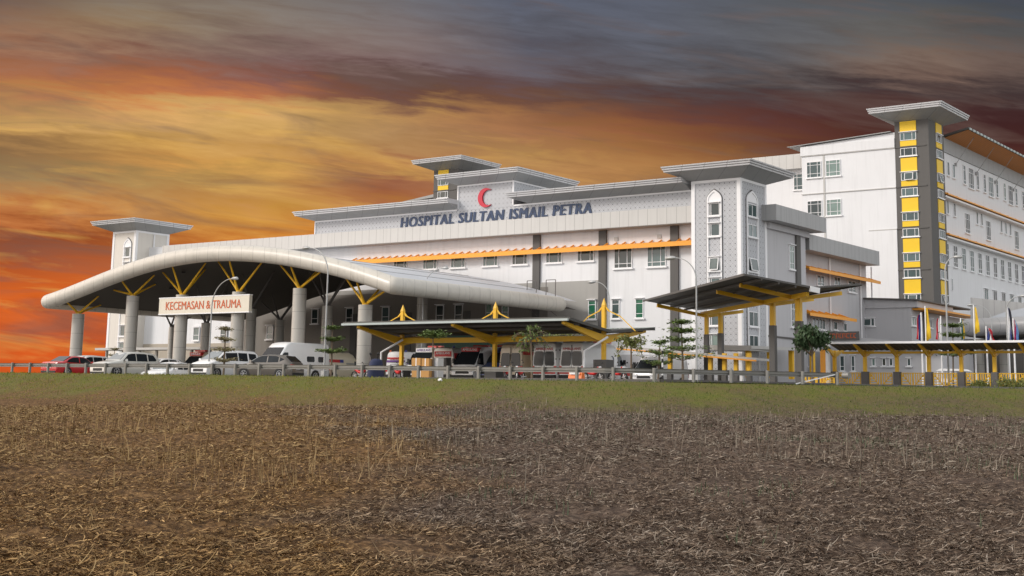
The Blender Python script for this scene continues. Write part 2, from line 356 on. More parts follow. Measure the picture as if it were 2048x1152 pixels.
def lettering(body, name, m, parent, target, face, pos, thick=0.03, shear=0.0, offset=0.0):
    """target = (u0,u1,z0,z1) box on the wall; face 'A' looks -Y at Y=pos, 'B' looks +X at X=pos, 'L' local vehicle rear"""
    me = text_mesh(body, name, shear, offset)
    co = np.array([v.co[:] for v in me.vertices]); mn = co.min(0); mxx = co.max(0)
    u0, u1, z0, z1 = target; o3 = ORG.get(parent.name) if parent is not None else None
    o3 = np.zeros(3) if o3 is None else o3
    for v, c in zip(me.vertices, co):
        u = u0+(c[0]-mn[0])/(mxx[0]-mn[0])*(u1-u0); z = z0+(c[1]-mn[1])/(mxx[1]-mn[1])*(z1-z0)
        d = thick*(0.1+0.9*(c[2]-mn[2])/(mxx[2]-mn[2]))
        p = (u, pos-d, z) if face == 'A' else (pos+d, u, z)
        v.co = (p[0]-o3[0], p[1]-o3[1], p[2]-o3[2])
    me.materials.append(m)
    o = bpy.data.objects.new(name, me); COL.objects.link(o); o.parent = parent; ORG[o.name] = ORG.get(parent.name)
    return o

# ------------------------------------------------------------------ windows (frame > pane, sill)
WC = {}
def window(parent, face, pos, u, z, w, h, cols=(), rows=(), sill=True, hood=False, glass='glass', opened=False, name='window'):
    """u = centre along the wall, z = bottom"""
    key = (round(w, 2), round(h, 2), cols, rows, sill, hood, glass, opened); t = 0.055
    if key not in WC:
        f = MB(); f.box(-w/2, -w/2+t, -0.07, 0.02, 0, h).box(w/2-t, w/2, -0.07, 0.02, 0, h).box(-w/2+t, w/2-t, -0.07, 0.02, 0, t).box(-w/2+t, w/2-t, -0.07, 0.02, h-t, h)
        for c in cols: f.box(-w/2+w*c-t*0.4, -w/2+w*c+t*0.4, -0.065, 0.02, t, h-t)
        for r in rows: f.box(-w/2+t, w/2-t, -0.06, 0.02, h*r-t*0.4, h*r+t*0.4)
        if opened:
            a0, a1 = (cols[0], cols[-1]) if len(cols) > 1 else (0.12, 0.88); x0 = -w/2+w*a0; x1 = -w/2+w*a1
            top = Vector((0, -0.1, h-t)); q = h*0.95
            for (p, r) in (((x0, -0.1, h-t), (x0, -0.26, h-t-q*0.92)), ((x1, -0.1, h-t), (x1, -0.26, h-t-q*0.92)), ((x0, -0.26, h-t-q*0.92), (x1, -0.26, h-t-q*0.92)), ((x0, -0.1, h-t), (x1, -0.1, h-t))): f.bar(p, r, 0.06)
        fo = f.build('window', MT['trim'], None); g = MB().box(-w/2+t, w/2-t, -0.025, 0.01, t, h-t)
        if opened: g.add([(x0, -0.11, h-t), (x1, -0.11, h-t), (x1, -0.25, h-t-q*0.9), (x0, -0.25, h-t-q*0.9)], [(0, 1, 2, 3)])
        go = g.build('pane', MT[glass], None, fixn=False)
        so = None; ho = None
        if sill or hood:
            s = MB()
            if sill: s.box(-w/2-0.12, w/2+0.12, -0.16, 0.02, -0.11, 0)
            so = s.build('sill', MT['trim'], None) if sill else None
        if hood: ho = MB().box(-w/2-0.08, w/2+0.08, -0.22, 0.02, h+0.03, h+0.09).build('hood', MT['trim'], None)
        WC[key] = (fo.data, go.data, so.data if so else None, ho.data if ho else None)
        for o in (fo, go, so, ho):
            if o: bpy.data.objects.remove(o)
    a, b, c, hd = WC[key]; o3 = ORG[parent.name]
    if face == 'A': loc = (u, pos, z); rz = 0.0
    else: loc = (pos, u, z); rz = math.pi/2
    fr = newmesh_obj(name, a, parent, tuple(np.array(loc)-o3), rz)
    newmesh_obj('pane', b, fr)
    if c: newmesh_obj('sill', c, fr)
    if hd: newmesh_obj('hood', hd, fr)
    return fr
def win_px(parent, face, pos, x0, y0, x1, y1, **k):
    """window from two opposite corners seen in the photograph, laid on its wall"""
    fn = (lambda x, y: onY(x, y, pos)) if face == 'A' else (lambda x, y: onX(x, y, pos)); i = 0 if face == 'A' else 1
    a = fn(x0, y0); b = fn(x1, y1)
    u0, u1 = sorted((a[i], b[i])); z0, z1 = sorted((a[2], b[2]))
    return window(parent, face, pos, (u0+u1)/2, z0, round(u1-u0, 1), round(z1-z0, 1), **k)

# ------------------------------------------------------------------ ground
YR = 56.0                                     # guardrail line
CREST = [(-400, 55.4), (-34, 55.4), (-31.3, 58.2), (-29.9, 60.2), (-27.3, 63.4), (-24, 67.5), (-18, 73), (-8, 80), (8, 90), (60, 118), (400, 310)]
def seg_side(px, py):
    """signed distance from the crest line (positive = hospital side), and x along it"""
    best = np.full(px.shape, 1e9); sgn = np.ones(px.shape)
    for (x0, y0), (x1, y1) in zip(CREST[:-1], CREST[1:]):
        dx, dy = x1-x0, y1-y0; L2 = dx*dx+dy*dy
        t = np.clip(((px-x0)*dx+(py-y0)*dy)/L2, 0, 1); qx = px-x0-t*dx; qy = py-y0-t*dy
        d = np.hypot(qx, qy); s = np.sign(dx*(py-y0)-dy*(px-x0)); m = d < best
        best = np.where(m, d, best); sgn = np.where(m, s, sgn)
    return best*sgn
def vnoise(x, y, seed):
    r = np.random.default_rng(seed); T = r.random((256, 256)); xi = np.floor(x).astype(int); yi = np.floor(y).astype(int); fx = x-xi; fy = y-yi
    fx = fx*fx*(3-2*fx); fy = fy*fy*(3-2*fy); a = T[xi & 255, yi & 255]; b = T[(xi+1) & 255, yi & 255]; c = T[xi & 255, (yi+1) & 255]; d = T[(xi+1) & 255, (yi+1) & 255]
    return (a*(1-fx)+b*fx)*(1-fy)+(c*(1-fx)+d*fx)*fy-0.5
def crest_z(x): return np.interp(x, [-110, -84, -60, -40, -33, -20, 0], [0.20, 0.20, 0.13, 0.0, -0.03, 0.02, 0.08])
def height(x, y, fine=True):
    s = seg_side(x, y); cz = crest_z(x)
    fs = np.clip(-s-7.0, 0, 200)
    toe = -1.38; field = toe-0.021*np.clip(fs, 0, 50)
    t = np.clip(-s/7.0, 0, 1); bank = cz+(toe-cz)*(t*t*(3-2*t)*0.45+t*0.55)
    z = np.where(s < -7, field, np.where(s < 0, bank, cz*np.clip(1-s/3, 0, 1)))
    if fine:
        k = np.clip(-s/3, 0, 1)
        z = z+k*(vnoise(x*0.16, y*0.16, 1)*0.22+vnoise(x*0.7, y*0.7, 2)*0.10)
        kf = np.clip((-s-5)/6, 0, 1)
        z = z+kf*(vnoise(x*2.3, y*2.3, 3)*0.09+vnoise(x*6.5, y*6.5, 4)*0.05+vnoise(x*17, y*17, 5)*0.028)
    return z
def mesh_np(name, V, F, m, kind=None, attrs=None, smooth=True):
    me = bpy.data.meshes.new(name); nv = len(V); nf = len(F); k = F.shape[1]
    me.vertices.add(nv); me.vertices.foreach_set('co', V.astype(np.float32).ravel())
    me.loops.add(nf*k); me.loops.foreach_set('vertex_index', F.astype(np.int32).ravel())
    me.polygons.add(nf); me.polygons.foreach_set('loop_start', np.arange(0, nf*k, k, dtype=np.int32)); me.polygons.foreach_set('loop_total', np.full(nf, k, dtype=np.int32))
    me.polygons.foreach_set('use_smooth', np.full(nf, smooth))
    for an, av in (attrs or {}).items():
        at = me.attributes.new(an, 'FLOAT', 'POINT'); at.data.foreach_set('value', av.astype(np.float32))
    me.update(); me.validate()
    for q in (m if isinstance(m, list) else [m]): me.materials.append(q)
    o = bpy.data.objects.new(name, me); COL.objects.link(o)
    if kind: o['kind'] = kind
    return o
# materials of the field: dark tilled soil, straw litter, grass bank
def field_mat():
    m = bpy.data.materials.new('tilled_soil_and_grass'); m.use_nodes = True; t = m.node_tree; n = t.nodes; l = t.links; b = n['Principled BSDF']
    g = n.new('ShaderNodeNewGeometry'); P = g.outputs['Position']
    def nz(sc, det=6, ro=0.6, vec=None, st=None):
        q = n.new('ShaderNodeTexNoise'); q.inputs['Scale'].default_value = sc; q.inputs['Detail'].default_value = det; q.inputs['Roughness'].default_value = ro
        v = P
        if st:
            mp = n.new('ShaderNodeMapping'); mp.inputs['Scale'].default_value = st; mp.inputs['Rotation'].default_value = (0, 0, YAW); l.new(P, mp.inputs[0]); v = mp.outputs[0]
        l.new(v, q.inputs['Vector']); return q.outputs['Fac']
    def ramp(f, stops):
        r = n.new('ShaderNodeValToRGB'); e = r.color_ramp.elements
        e[0].position, e[0].color = stops[0][0], (*stops[0][1], 1); e[1].position, e[1].color = stops[-1][0], (*stops[-1][1], 1)
        for p, c in stops[1:-1]: q = e.new(p); q.color = (*c, 1)
        l.new(f, r.inputs[0]); return r.outputs[0]
    def mix(f, a, c):
        q = n.new('ShaderNodeMix'); q.data_type = 'RGBA'; l.new(f, q.inputs[0]); l.new(a, q.inputs[6]); l.new(c, q.inputs[7]); return q.outputs[2]
    f1 = nz(9.0, 8, 0.7); f2 = nz(0.35, 4)
    warm = ramp(f1, [(0.34, (0.034, 0.018, 0.008)), (0.5, (0.132, 0.071, 0.028)), (0.68, (0.391, 0.230, 0.098))])
    cool = ramp(f1, [(0.34, (0.030, 0.020, 0.015)), (0.5, (0.095, 0.064, 0.046)), (0.68, (0.265, 0.196, 0.144))])
    big = nz(0.9, 5, 0.65)
    at = n.new('ShaderNodeAttribute'); at.attribute_name = 'light_grade'; soil = mix(at.outputs['Fac'], warm, cool)
    grs = ramp(nz(14, 7, 0.7), [(0.3, (0.045, 0.060, 0.010)), (0.5, (0.115, 0.13, 0.022)), (0.7, (0.26, 0.235, 0.05))])
    grs = mix(ramp(big, [(0.38, (0, 0, 0)), (0.66, (0.9, 0.9, 0.9))]), grs, ramp(nz(20, 6, 0.7), [(0.3, (0.06, 0.045, 0.018)), (0.7, (0.24, 0.18, 0.07))]))
    ga = n.new('ShaderNodeAttribute'); ga.attribute_name = 'grass'
    l.new(mix(ga.outputs['Fac'], soil, grs), b.inputs['Base Color']); b.inputs['Roughness'].default_value = 0.9; b.inputs['Specular IOR Level'].default_value = 0.2
    bp = n.new('ShaderNodeBump'); bp.inputs['Strength'].default_value = 0.9; bp.inputs['Distance'].default_value = 0.05; l.new(nz(22, 6, 0.7), bp.inputs['Height']); l.new(bp.outputs[0], b.inputs['Normal'])
    return m
FM = field_mat()
def light_grade_of(x, y):                              # warm light at left, neutral at right, graded into the soil and straw colour
    bear = np.degrees(np.arctan2(x, y)) - math.degrees(YAW); d = np.hypot(x, y)
    v = bear+vnoise(x*0.35, y*0.35, 9)*9+vnoise(x*1.3, y*1.3, 10)*4
    return np.clip((v+9.5)/9.0, 0, 1)
def grass_of(x, y):
    s = seg_side(x, y)+vnoise(x*0.4, y*0.4, 12)*5.0+vnoise(x*2, y*2, 13)*3.0
    return np.clip((s+8.0)/6.0, 0, 1)
def polar(r_, a_):
    A, R_ = np.meshgrid(a_, r_); x = R_*np.sin(A); y = R_*np.cos(A); na = len(a_)
    i, j = np.meshgrid(np.arange(len(r_)-1), np.arange(na-1), indexing='ij')
    F = np.stack([i*na+j, i*na+j+1, (i+1)*na+j+1, (i+1)*na+j], -1).reshape(-1, 4)
    return x.ravel(), y.ravel(), F
r_ = np.concatenate([np.geomspace(8.5, 62, 430), np.linspace(62.2, 100, 130)]); a_ = YAW+np.radians(np.linspace(-26, 26, 640))
x, y, F = polar(r_, a_); z = height(x, y)
keep = seg_side(x, y) < 2.2; keepf = keep[F].all(1); F2 = F[keepf]
mesh_np('field', np.stack([x, y, z], 1), F2, FM, 'structure', dict(light_grade=light_grade_of(x, y), grass=grass_of(x, y)))
# coarser ground all round the viewer and out to the horizon
r2 = np.geomspace(0.6, 5000, 150); a2 = np.radians(np.linspace(-180, 180, 241))
x, y, F = polar(r2, a2); s_ = seg_side(x, y); z = height(x, y, False)-0.09*np.clip(-s_/2, 0, 1)-0.03
mesh_np('ground', np.stack([x, y, z], 1), F, FM, 'structure', dict(light_grade=light_grade_of(x, y), grass=np.clip(grass_of(x, y), 0, 1)))
# unseen yard behind the bank, its colour made pale to bounce light up
bounce_m = mat('pale_bounce_yard', (0.17, 0.163, 0.15), 0.85, var=0.2, scale=3, bump=0.3, bscale=40)
MB().add([(-190, 58.5, 0.02), (-31, 58.5, 0.02), (-22, 74, 0.02), (40, 110, 0.02), (60, 300, 0.02), (-190, 300, 0.02)], [(0, 1, 2, 3, 4, 5)]).build('car_park', bounce_m)['kind'] = 'structure'
kb = MB(); kp = [(-190, 58.2), (-33.6, 58.2), (-24.4, 73.2), (38, 109)]
for (x0, y0), (x1, y1) in zip(kp[:-1], kp[1:]): kb.bar((x0, y0, 0.07), (x1, y1, 0.07), 0.15, 0.14)
kb.build('kerb', MT['concrete'])['kind'] = 'structure'

# straw litter and grass, generated in bulk
def strands(name, n, rr, ang, length, width, lift, seg, m, curl=0.5, cond=None, stand=False, seed=1, weight='screen'):
    g = np.random.default_rng(seed)
    r0, r1 = rr
    if weight == 'screen': rad = 1/(1/r1+g.random(n)**0.85*(1/r0-1/r1))
    else: rad = np.sqrt(r0*r0+g.random(n)*(r1*r1-r0*r0))
    bear = YAW+np.radians((g.random(n)-0.5)*2*ang); x = rad*np.sin(bear); y = rad*np.cos(bear)
    if cond is not None:
        k = cond(x, y, g); x, y, rad = x[k], y[k], rad[k]
    n = len(x); z = height(x, y); th = g.random(n)*2*np.pi; Ln = length[0]+(length[1]-length[0])*g.random(n)**1.6; Wd = (width[0]+(width[1]-width[0])*g.random(n))*(0.8+rad/60)
    pts = []; cx, cy, cz = x.copy(), y.copy(), z+0.01+lift*g.random(n)**2
    el = (np.radians(55)+g.random(n)*np.radians(38)) if stand else (g.random(n)-0.42)*0.7
    turn = (g.random(n)-0.5)*curl*2; de = (g.random(n)-0.62)*(0.5 if stand else 0.6)
    V = np.zeros((n, (seg+1)*2, 3)); 
    for i in range(seg+1):
        t = i/seg; w = Wd*(1-0.75*t if stand else (0.35+1.3*t*(1-t)*2))
        # width direction: roughly across the strand
        sx = -np.sin(th)*w/2; sy = np.cos(th)*w/2; sz = w*0.25*(g.random(n)-0.5)*2
        if not stand: 
            gz = height(cx, cy)+0.006; cz = np.maximum(cz, gz)
        V[:, 2*i] = np.stack([cx-sx, cy-sy, cz-sz], 1); V[:, 2*i+1] = np.stack([cx+sx, cy+sy, cz+sz+(0 if stand else w*0.35)], 1)
        st = Ln/seg; cx = cx+np.cos(th)*np.cos(el)*st; cy = cy+np.sin(th)*np.cos(el)*st; cz = cz+np.sin(el)*st
        th = th+turn; el = el+de
    base = (np.arange(n)*(seg+1)*2)[:, None, None]; q = np.array([[2*i, 2*i+1, 2*i+3, 2*i+2] for i in range(seg)])[None]
    F = (base+q).reshape(-1, 4); rnd = np.repeat(g.random(n), (seg+1)*2); light_grade = np.repeat(light_grade_of(x, y), (seg+1)*2)
    return mesh_np(name, V.reshape(-1, 3), F, m, 'stuff', dict(rnd=rnd, light_grade=light_grade), smooth=False)
def strand_mat(name, warm, cool):
    m = bpy.data.materials.new(name); m.use_nodes = True; t = m.node_tree; n = t.nodes; l = t.links; b = n['Principled BSDF']
    a = n.new('ShaderNodeAttribute'); a.attribute_name = 'rnd'; c = n.new('ShaderNodeAttribute'); c.attribute_name = 'light_grade'
    rr = []
    for st in (warm, cool):
        r = n.new('ShaderNodeValToRGB'); e = r.color_ramp.elements; e[0].color = (*st[0], 1); e[1].color = (*st[-1], 1)
        for i, q in enumerate(st[1:-1]): w = e.new((i+1)/(len(st)-1)); w.color = (*q, 1)
        l.new(a.outputs['Fac'], r.inputs[0]); rr.append(r.outputs[0])
    mx = n.new('ShaderNodeMix'); mx.data_type = 'RGBA'; l.new(c.outputs['Fac'], mx.inputs[0]); l.new(rr[0], mx.inputs[6]); l.new(rr[1], mx.inputs[7])
    l.new(mx.outputs[2], b.inputs['Base Color']); b.inputs['Roughness'].default_value = 0.8; b.inputs['Specular IOR Level'].default_value = 0.2
    return m
straw_m = strand_mat('dry_straw', [(0.035, 0.018, 0.008), (0.085, 0.044, 0.016), (0.165, 0.09, 0.034), (0.33, 0.20, 0.08), (0.58, 0.37, 0.165)], [(0.034, 0.021, 0.014), (0.076, 0.050, 0.034), (0.135, 0.094, 0.066), (0.23, 0.17, 0.12), (0.40, 0.33, 0.265)])
stalk_m = strand_mat('dry_stalks', [(0.10, 0.058, 0.024), (0.24, 0.15, 0.062), (0.46, 0.32, 0.15)], [(0.07, 0.05, 0.036), (0.15, 0.115, 0.085), (0.34, 0.29, 0.23)])
grass_m = strand_mat('short_grass', [(0.05, 0.075, 0.004), (0.12, 0.145, 0.007), (0.20, 0.22, 0.012), (0.34, 0.26, 0.04)], [(0.03, 0.06, 0.006), (0.065, 0.11, 0.010), (0.11, 0.15, 0.016), (0.17, 0.15, 0.035)])
def c_field(x, y, g): return (seg_side(x, y) < -3.6-g.random(len(x))**0.6*6) & (vnoise(x*0.9, y*0.9, 31)+vnoise(x*3.1, y*3.1, 32)*0.8 > -0.42+g.random(len(x))*0.35)
def c_bank(x, y, g): s = seg_side(x, y); return (s < 0.8) & (s > -4.6-5*vnoise(x*.35, y*.35, 33)-g.random(len(x))**3*9.0) & (vnoise(x*0.8, y*0.8, 36)+vnoise(x*3, y*3, 37) > -0.35-g.random(len(x))*0.5)
def c_stand(x, y, g): s = seg_side(x, y); return (s < -6.5) & (vnoise(x*0.35, y*0.35, 34)+vnoise(x*1.5, y*1.5, 35)*0.7 > 0.02+0.5*(g.random(len(x))-0.5)+0.012*np.clip(-s-22, 0, 60))
tag(strands('straw_litter', 300000, (10.0, 62), 24, (0.03, 0.15), (0.0045, 0.015), 0.035, 2, straw_m, 0.4, c_field, seed=2), 'dry straw and leaf litter scattered over the tilled field', 'straw')
tag(strands('far_stubble', 110000, (26, 64), 24, (0.05, 0.26), (0.010, 0.026), 0.06, 2, stalk_m, 0.4, lambda x, y, g: (seg_side(x, y) < -4.0-g.random(len(x))**0.7*7) & (vnoise(x*0.5, y*0.5, 51)+vnoise(x*2.2, y*2.2, 52)*0.8 > -0.1), seed=8, weight='area'), 'pale stubble thickening towards the foot of the bank', 'stubble')
tag(strands('dry_tufts', 16000, (24, 62), 24, (0.12, 0.42), (0.007, 0.016), 0.0, 3, stalk_m, 0.3, lambda x, y, g: (seg_side(x, y) < -5.0) & (seg_side(x, y) > -27-g.random(len(x))*8) & (vnoise(x*0.6, y*0.6, 71)+vnoise(x*2.6, y*2.6, 72)*0.9 > 0.12), True, seed=10, weight='area'), 'pale dry tufts of grass along the top of the field', 'dry grass')
tag(strands('long_straw', 9000, (10.0, 45), 24, (0.10, 0.42), (0.004, 0.010), 0.06, 5, stalk_m, 0.18, c_field, seed=3), 'long pale straw stems lying across the field', 'straw')
tag(strands('dry_stalks', 8500, (20, 58), 24, (0.12, 0.66), (0.009, 0.019), 0.0, 4, stalk_m, 0.25, c_stand, True, seed=4), 'bleached dry stalks standing in the field below the bank', 'dry grass')
def c_weed(x, y, g): return (seg_side(x, y) < -8) & (light_grade_of(x, y) > 0.5) & (vnoise(x*0.45, y*0.45, 61)+vnoise(x*1.9, y*1.9, 62)*0.9 > 0.30)
tag(strands('field_weeds', 26000, (15, 56), 24, (0.05, 0.20), (0.008, 0.018), 0.0, 2, strand_mat('grey_green_weeds', [(0.05, 0.07, 0.025), (0.13, 0.15, 0.07)], [(0.045, 0.065, 0.035), (0.14, 0.16, 0.10)]), 0.4, c_weed, True, seed=9, weight='area'), 'grey green weeds sprouting in patches of the field', 'weeds')
tag(strands('bank_grass', 120000, (46, 100), 24, (0.03, 0.11), (0.008, 0.018), 0.0, 2, grass_m, 0.3, c_bank, True, seed=5, weight='area'), 'short green grass on the bank under the guardrail', 'grass')

# ------------------------------------------------------------------ flared flat roof caps
def cap(root, x0, x1, y0, y1, zl, o=1.55, rise=0.62, step=0.16, sides=(1, 1, 1, 1)):
    """sides: overhang on -x, +x, -y, +y"""
    a, b, c, d = sides
    def ring(k, z): return [(x0-a*k, y0-c*k, z), (x1+b*k, y0-c*k, z), (x1+b*k, y1+d*k, z), (x0-a*k, y1+d*k, z)]
    m = MB(); m.add(ring(0, zl)+ring(o-0.22, zl+rise), [(3, 2, 1, 0), (4, 5, 6, 7), (0, 1, 5, 4), (1, 2, 6, 5), (2, 3, 7, 6), (3, 0, 4, 7)]); m.build('soffit', MT['soffit'], root)
    f = MB()
    for i in range(3):
        k = o-0.16+0.08*i; za = zl+rise+0.004+i*step; g = ring(k, za)+ring(k+0.03, za+step*0.62)
        f.add(g, [(3, 2, 1, 0), (4, 5, 6, 7), (0, 1, 5, 4), (1, 2, 6, 5), (2, 3, 7, 6), (3, 0, 4, 7)])
        if i < 2:
            g = ring(k-0.07, za+step*0.62)+ring(k-0.07, za+step); f.add(g, [(0, 1, 5, 4), (1, 2, 6, 5), (2, 3, 7, 6), (3, 0, 4, 7)])
    f.build('fascia', MT['fascia'], root)

# ------------------------------------------------------------------ stair towers with lattice cladding
def arch_poly(u, zb, w, zs, zt, n=7):
    """pointed arch outline around centre u"""
    pts = [(u-w/2, zb), (u+w/2, zb), (u+w/2, zs)]
    for i in range(1, n):
        t = i/n; pts.append((u+w/2*(1-t**1.7), zs+(zt-zs)*t**0.85))
    pts.append((u, zt))
    for i in range(n-1, 0, -1):
        t = i/n; pts.append((u-w/2*(1-t**1.7), zs+(zt-zs)*t**0.85))
    pts.append((u-w/2, zs)); return pts
def lattice_tower(x0, x1, y0, y1, label, wins_a, wins_b, ua, ub, full=True):
    faces = [('A', y0, ua, 1.25)]+([('B', x1, ub, 1.9)] if full else [])
    t = thing('stair_tower', label, 'tower', (x0, y0, 0))
    MB().box(x0, x1, y0, y1, 0, 15.65).build('wall', MT['lattice'] if full else MT['cream'], t)
    if not full: pipe_ = MB().tube([(x1+0.1, y0+2.3, 0), (x1+0.1, y0+2.3, 15.4)], 0.09, 8).build('downpipe', MT['trim'], t, smooth=True)
    tr = MB(); w = 0.26; e = 0.05
    for cx, cy in ((x0, y0), (x1, y0), (x1, y1)): tr.box(cx-(w if cx == x1 else e), cx+(e if cx == x1 else w), cy-(e if cy == y0 else w), cy+(w if cy == y0 else e), 0, 15.45)
    tr.box(x0-e-.003, x1+e+.003, y0-e-.003, y1+e+.003, 15.45, 15.65); tr.build('corner_trim', MT['trim'], t)
    for face, pos, u, aw in faces:
        po = arch_poly(u, 0.3, aw, 14.15, 14.88); pi_ = arch_poly(u, 0.3, aw-0.24, 14.12, 14.72); pd = arch_poly(u, 0.3, aw+0.12, 14.18, 14.98)
        n = len(po)
        def P(p, d): return (p[0], pos-d, p[1]) if face == 'A' else (pos+d, p[0], p[1])
        rg = MB(); rg.add([P(p, 0.10) for p in po]+[P(p, 0.10) for p in pi_]+[P(p, 0.0) for p in po]+[P(p, 0.0) for p in pi_],
               [(i, (i+1) % n, n+(i+1) % n, n+i) for i in range(1, n)]+[(i, (i+1) % n, 2*n+(i+1) % n, 2*n+i) for i in range(1, n)]+[(n+i, n+(i+1) % n, 3*n+(i+1) % n, 3*n+i) for i in range(1, n)])
        rg.build('arch_moulding', MT['trim'], t)
        og = MB(); og.add([P(p, 0.03) for p in pd]+[P(p, 0.03) for p in po], [(i, (i+1) % n, n+(i+1) % n, n+i) for i in range(1, n)]); og.build('arch_shadow_gap', MT['dgrey'], t)
        hd = [p for p in pi_ if p[1] > 14.0]; hd = [(u+(aw-0.24)/2, 13.98)]+hd+[(u-(aw-0.24)/2, 13.98)]
        MB().add([P(p, 0.045) for p in hd], [tuple(range(len(hd)))]).build('arch_head', MT['trim'], t)
    for (za, zb, op) in wins_a: window(t, 'A', y0-0.02, ua, za, 0.92, round(zb-za, 2), cols=(0.2,), hood=True, opened=op)
    for (za, zb, op) in wins_b: window(t, 'B', x1+0.02, ub, za, 1.5, round(zb-za, 2), cols=(0.5,), opened=op)
    cap(t, x0, x1, y0, y1, 15.65, o=1.75); return t
zs = [(12.9, 13.86, 0), (11.35, 12.3, 0), (8.75, 9.75, 1), (7.2, 8.2, 0), (4.65, 5.75, 0), (3.0, 4.0, 0)]
lattice_tower(-50.14, -46.08, 91.68, 96.0, 'grey lattice-clad stair tower with arched window strips beside the big navy lettering', zs, zs, -48.22, 93.55)
tL = lattice_tower(-119.48, -115.79, 91.68, 96.0, 'small far lattice-clad stair tower behind the left end of the curved canopy', zs, [], -117.0, 93.6, full=False)

# ------------------------------------------------------------------ main hospital block
H = thing('hospital_building', 'long white three-storey hospital front with navy lettering and red crescent', 'building', (-80, 93, 0))
MB().box(-115.79, -46.10, 93.48, 103.2, 0, 14.0).build('wall', MT['white'], H)
MB().box(-101.5, -64.6, 93.37, 93.40, 0, 8.2).build('painted_shade_panel', mat('canopy_shade_tone', (0.20, 0.185, 0.165), 0.7, var=0.08, scale=0.5, streak=0.1), H)  # canopy shade darkened into this stretch of wall colour
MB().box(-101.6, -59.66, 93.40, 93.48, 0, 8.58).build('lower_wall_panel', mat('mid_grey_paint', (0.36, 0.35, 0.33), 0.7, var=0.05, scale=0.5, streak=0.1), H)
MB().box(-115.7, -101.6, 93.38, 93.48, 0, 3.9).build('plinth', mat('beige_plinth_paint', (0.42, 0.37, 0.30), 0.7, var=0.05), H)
MB().box(-112.2, -50.18, 92.28, 93.475, 12.62, 13.90).build('cladding_band', MT['clad'], H)
MB().box(-112.1, -50.2, 92.30, 93.4, 12.585, 12.618).build('band_soffit', MT['soffit'], H)
MB().box(-90.5, -50.18, 92.32, 98, 13.90, 15.0).build('lattice_panel', MT['lattice'], H)
tr = MB().box(-90.56, -73.5, 92.24, 98.05, 15.0, 15.12).box(-67.44, -50.16, 92.24, 98.05, 15.0, 15.12).box(-90.56, -90.44, 92.24, 92.34, 13.9, 15.0)
tr.box(-73.5, -73.38, 92.22, 92.30, 15.12, 17.08).box(-67.56, -67.44, 92.22, 92.30, 15.12, 17.08).box(-73.5, -67.44, 92.215, 92.31, 17.08, 17.2)
tr.box(-67.50, -67.42, 92.31, 98.1, 17.08, 17.2); tr.build('white_trim', MT['trim'], H)
MB().box(-73.42, -67.48, 92.30, 98.0, 15.0, 17.15).build('crescent_panel', MT['lattice'], H)
cap(H, -90.5, -73.43, 92.28, 98, 15.12, o=1.55, rise=0.42, step=0.15, sides=(1, 0, 1, 0))
cap(H, -65.9, -50.6, 92.28, 98, 15.12, o=1.55, rise=0.42, step=0.15, sides=(0.9, 0, 1, 0))
cap(H, -73.43, -67.46, 92.28, 98.6, 17.2, o=1.5, rise=0.45, step=0.15)
for k, px in enumerate((-65.78, -59.25, -52.63)): MB().box(px-0.35, px+0.35, 93.28, 93.48, 0, 12.58).build('pilaster', MT['dgrey'], H)
for px in (-73.0, -79.6, -86.2, -92.8, -99.4): MB().box(px-0.35, px+0.35, 93.30, 93.48, 0, 6.4).build('pilaster', MT['dgrey'], H)
# lettering and crescent
lettering('HOSPITAL SULTAN ISMAIL PETRA', 'lettering', MT['navy'], H, (-79.97, -59.6, 13.90, 14.80), 'A', 92.285, 0.035, shear=0.12, offset=0.11)
cr = []; R0, R1 = 0.83, 0.66; cx, cz = -70.35, 15.92
for i in range(25): a = math.radians(48+i*(360-96)/24); cr.append((cx+R0*math.cos(a), cz+R0*math.sin(a)))
cr2 = []
e0 = cr[0]; e1 = cr[-1]; c2x = cx+0.30; rr = math.hypot(e0[0]-c2x, e0[1]-cz); b0 = math.atan2(e0[1]-cz, e0[0]-c2x); b1 = math.atan2(e1[1]-cz, e1[0]-c2x) % (2*math.pi)
for i in range(1, 24): a = b1+(b0-b1)*i/24; cr2.append((c2x+rr*math.cos(a), cz+rr*math.sin(a)))
m = MB(); outer = cr; inner = [cr[0]]+cr2[::-1]+[cr[-1]]; n = len(outer)
vs = [(p[0], 92.14, p[1]) for p in outer]+[(p[0], 92.14, p[1]) for p in inner]+[(p[0], 92.30, p[1]) for p in outer]+[(p[0], 92.30, p[1]) for p in inner]
fs = [(i, i+1, n+i+1, n+i) for i in range(n-1)]+[(i, i+1, 2*n+i+1, 2*n+i) for i in range(n-1)]+[(n+i, n+i+1, 3*n+i+1, 3*n+i) for i in range(n-1)]
m.add(vs, fs); m.build('red_crescent', MT['red'], H, fixn=False)
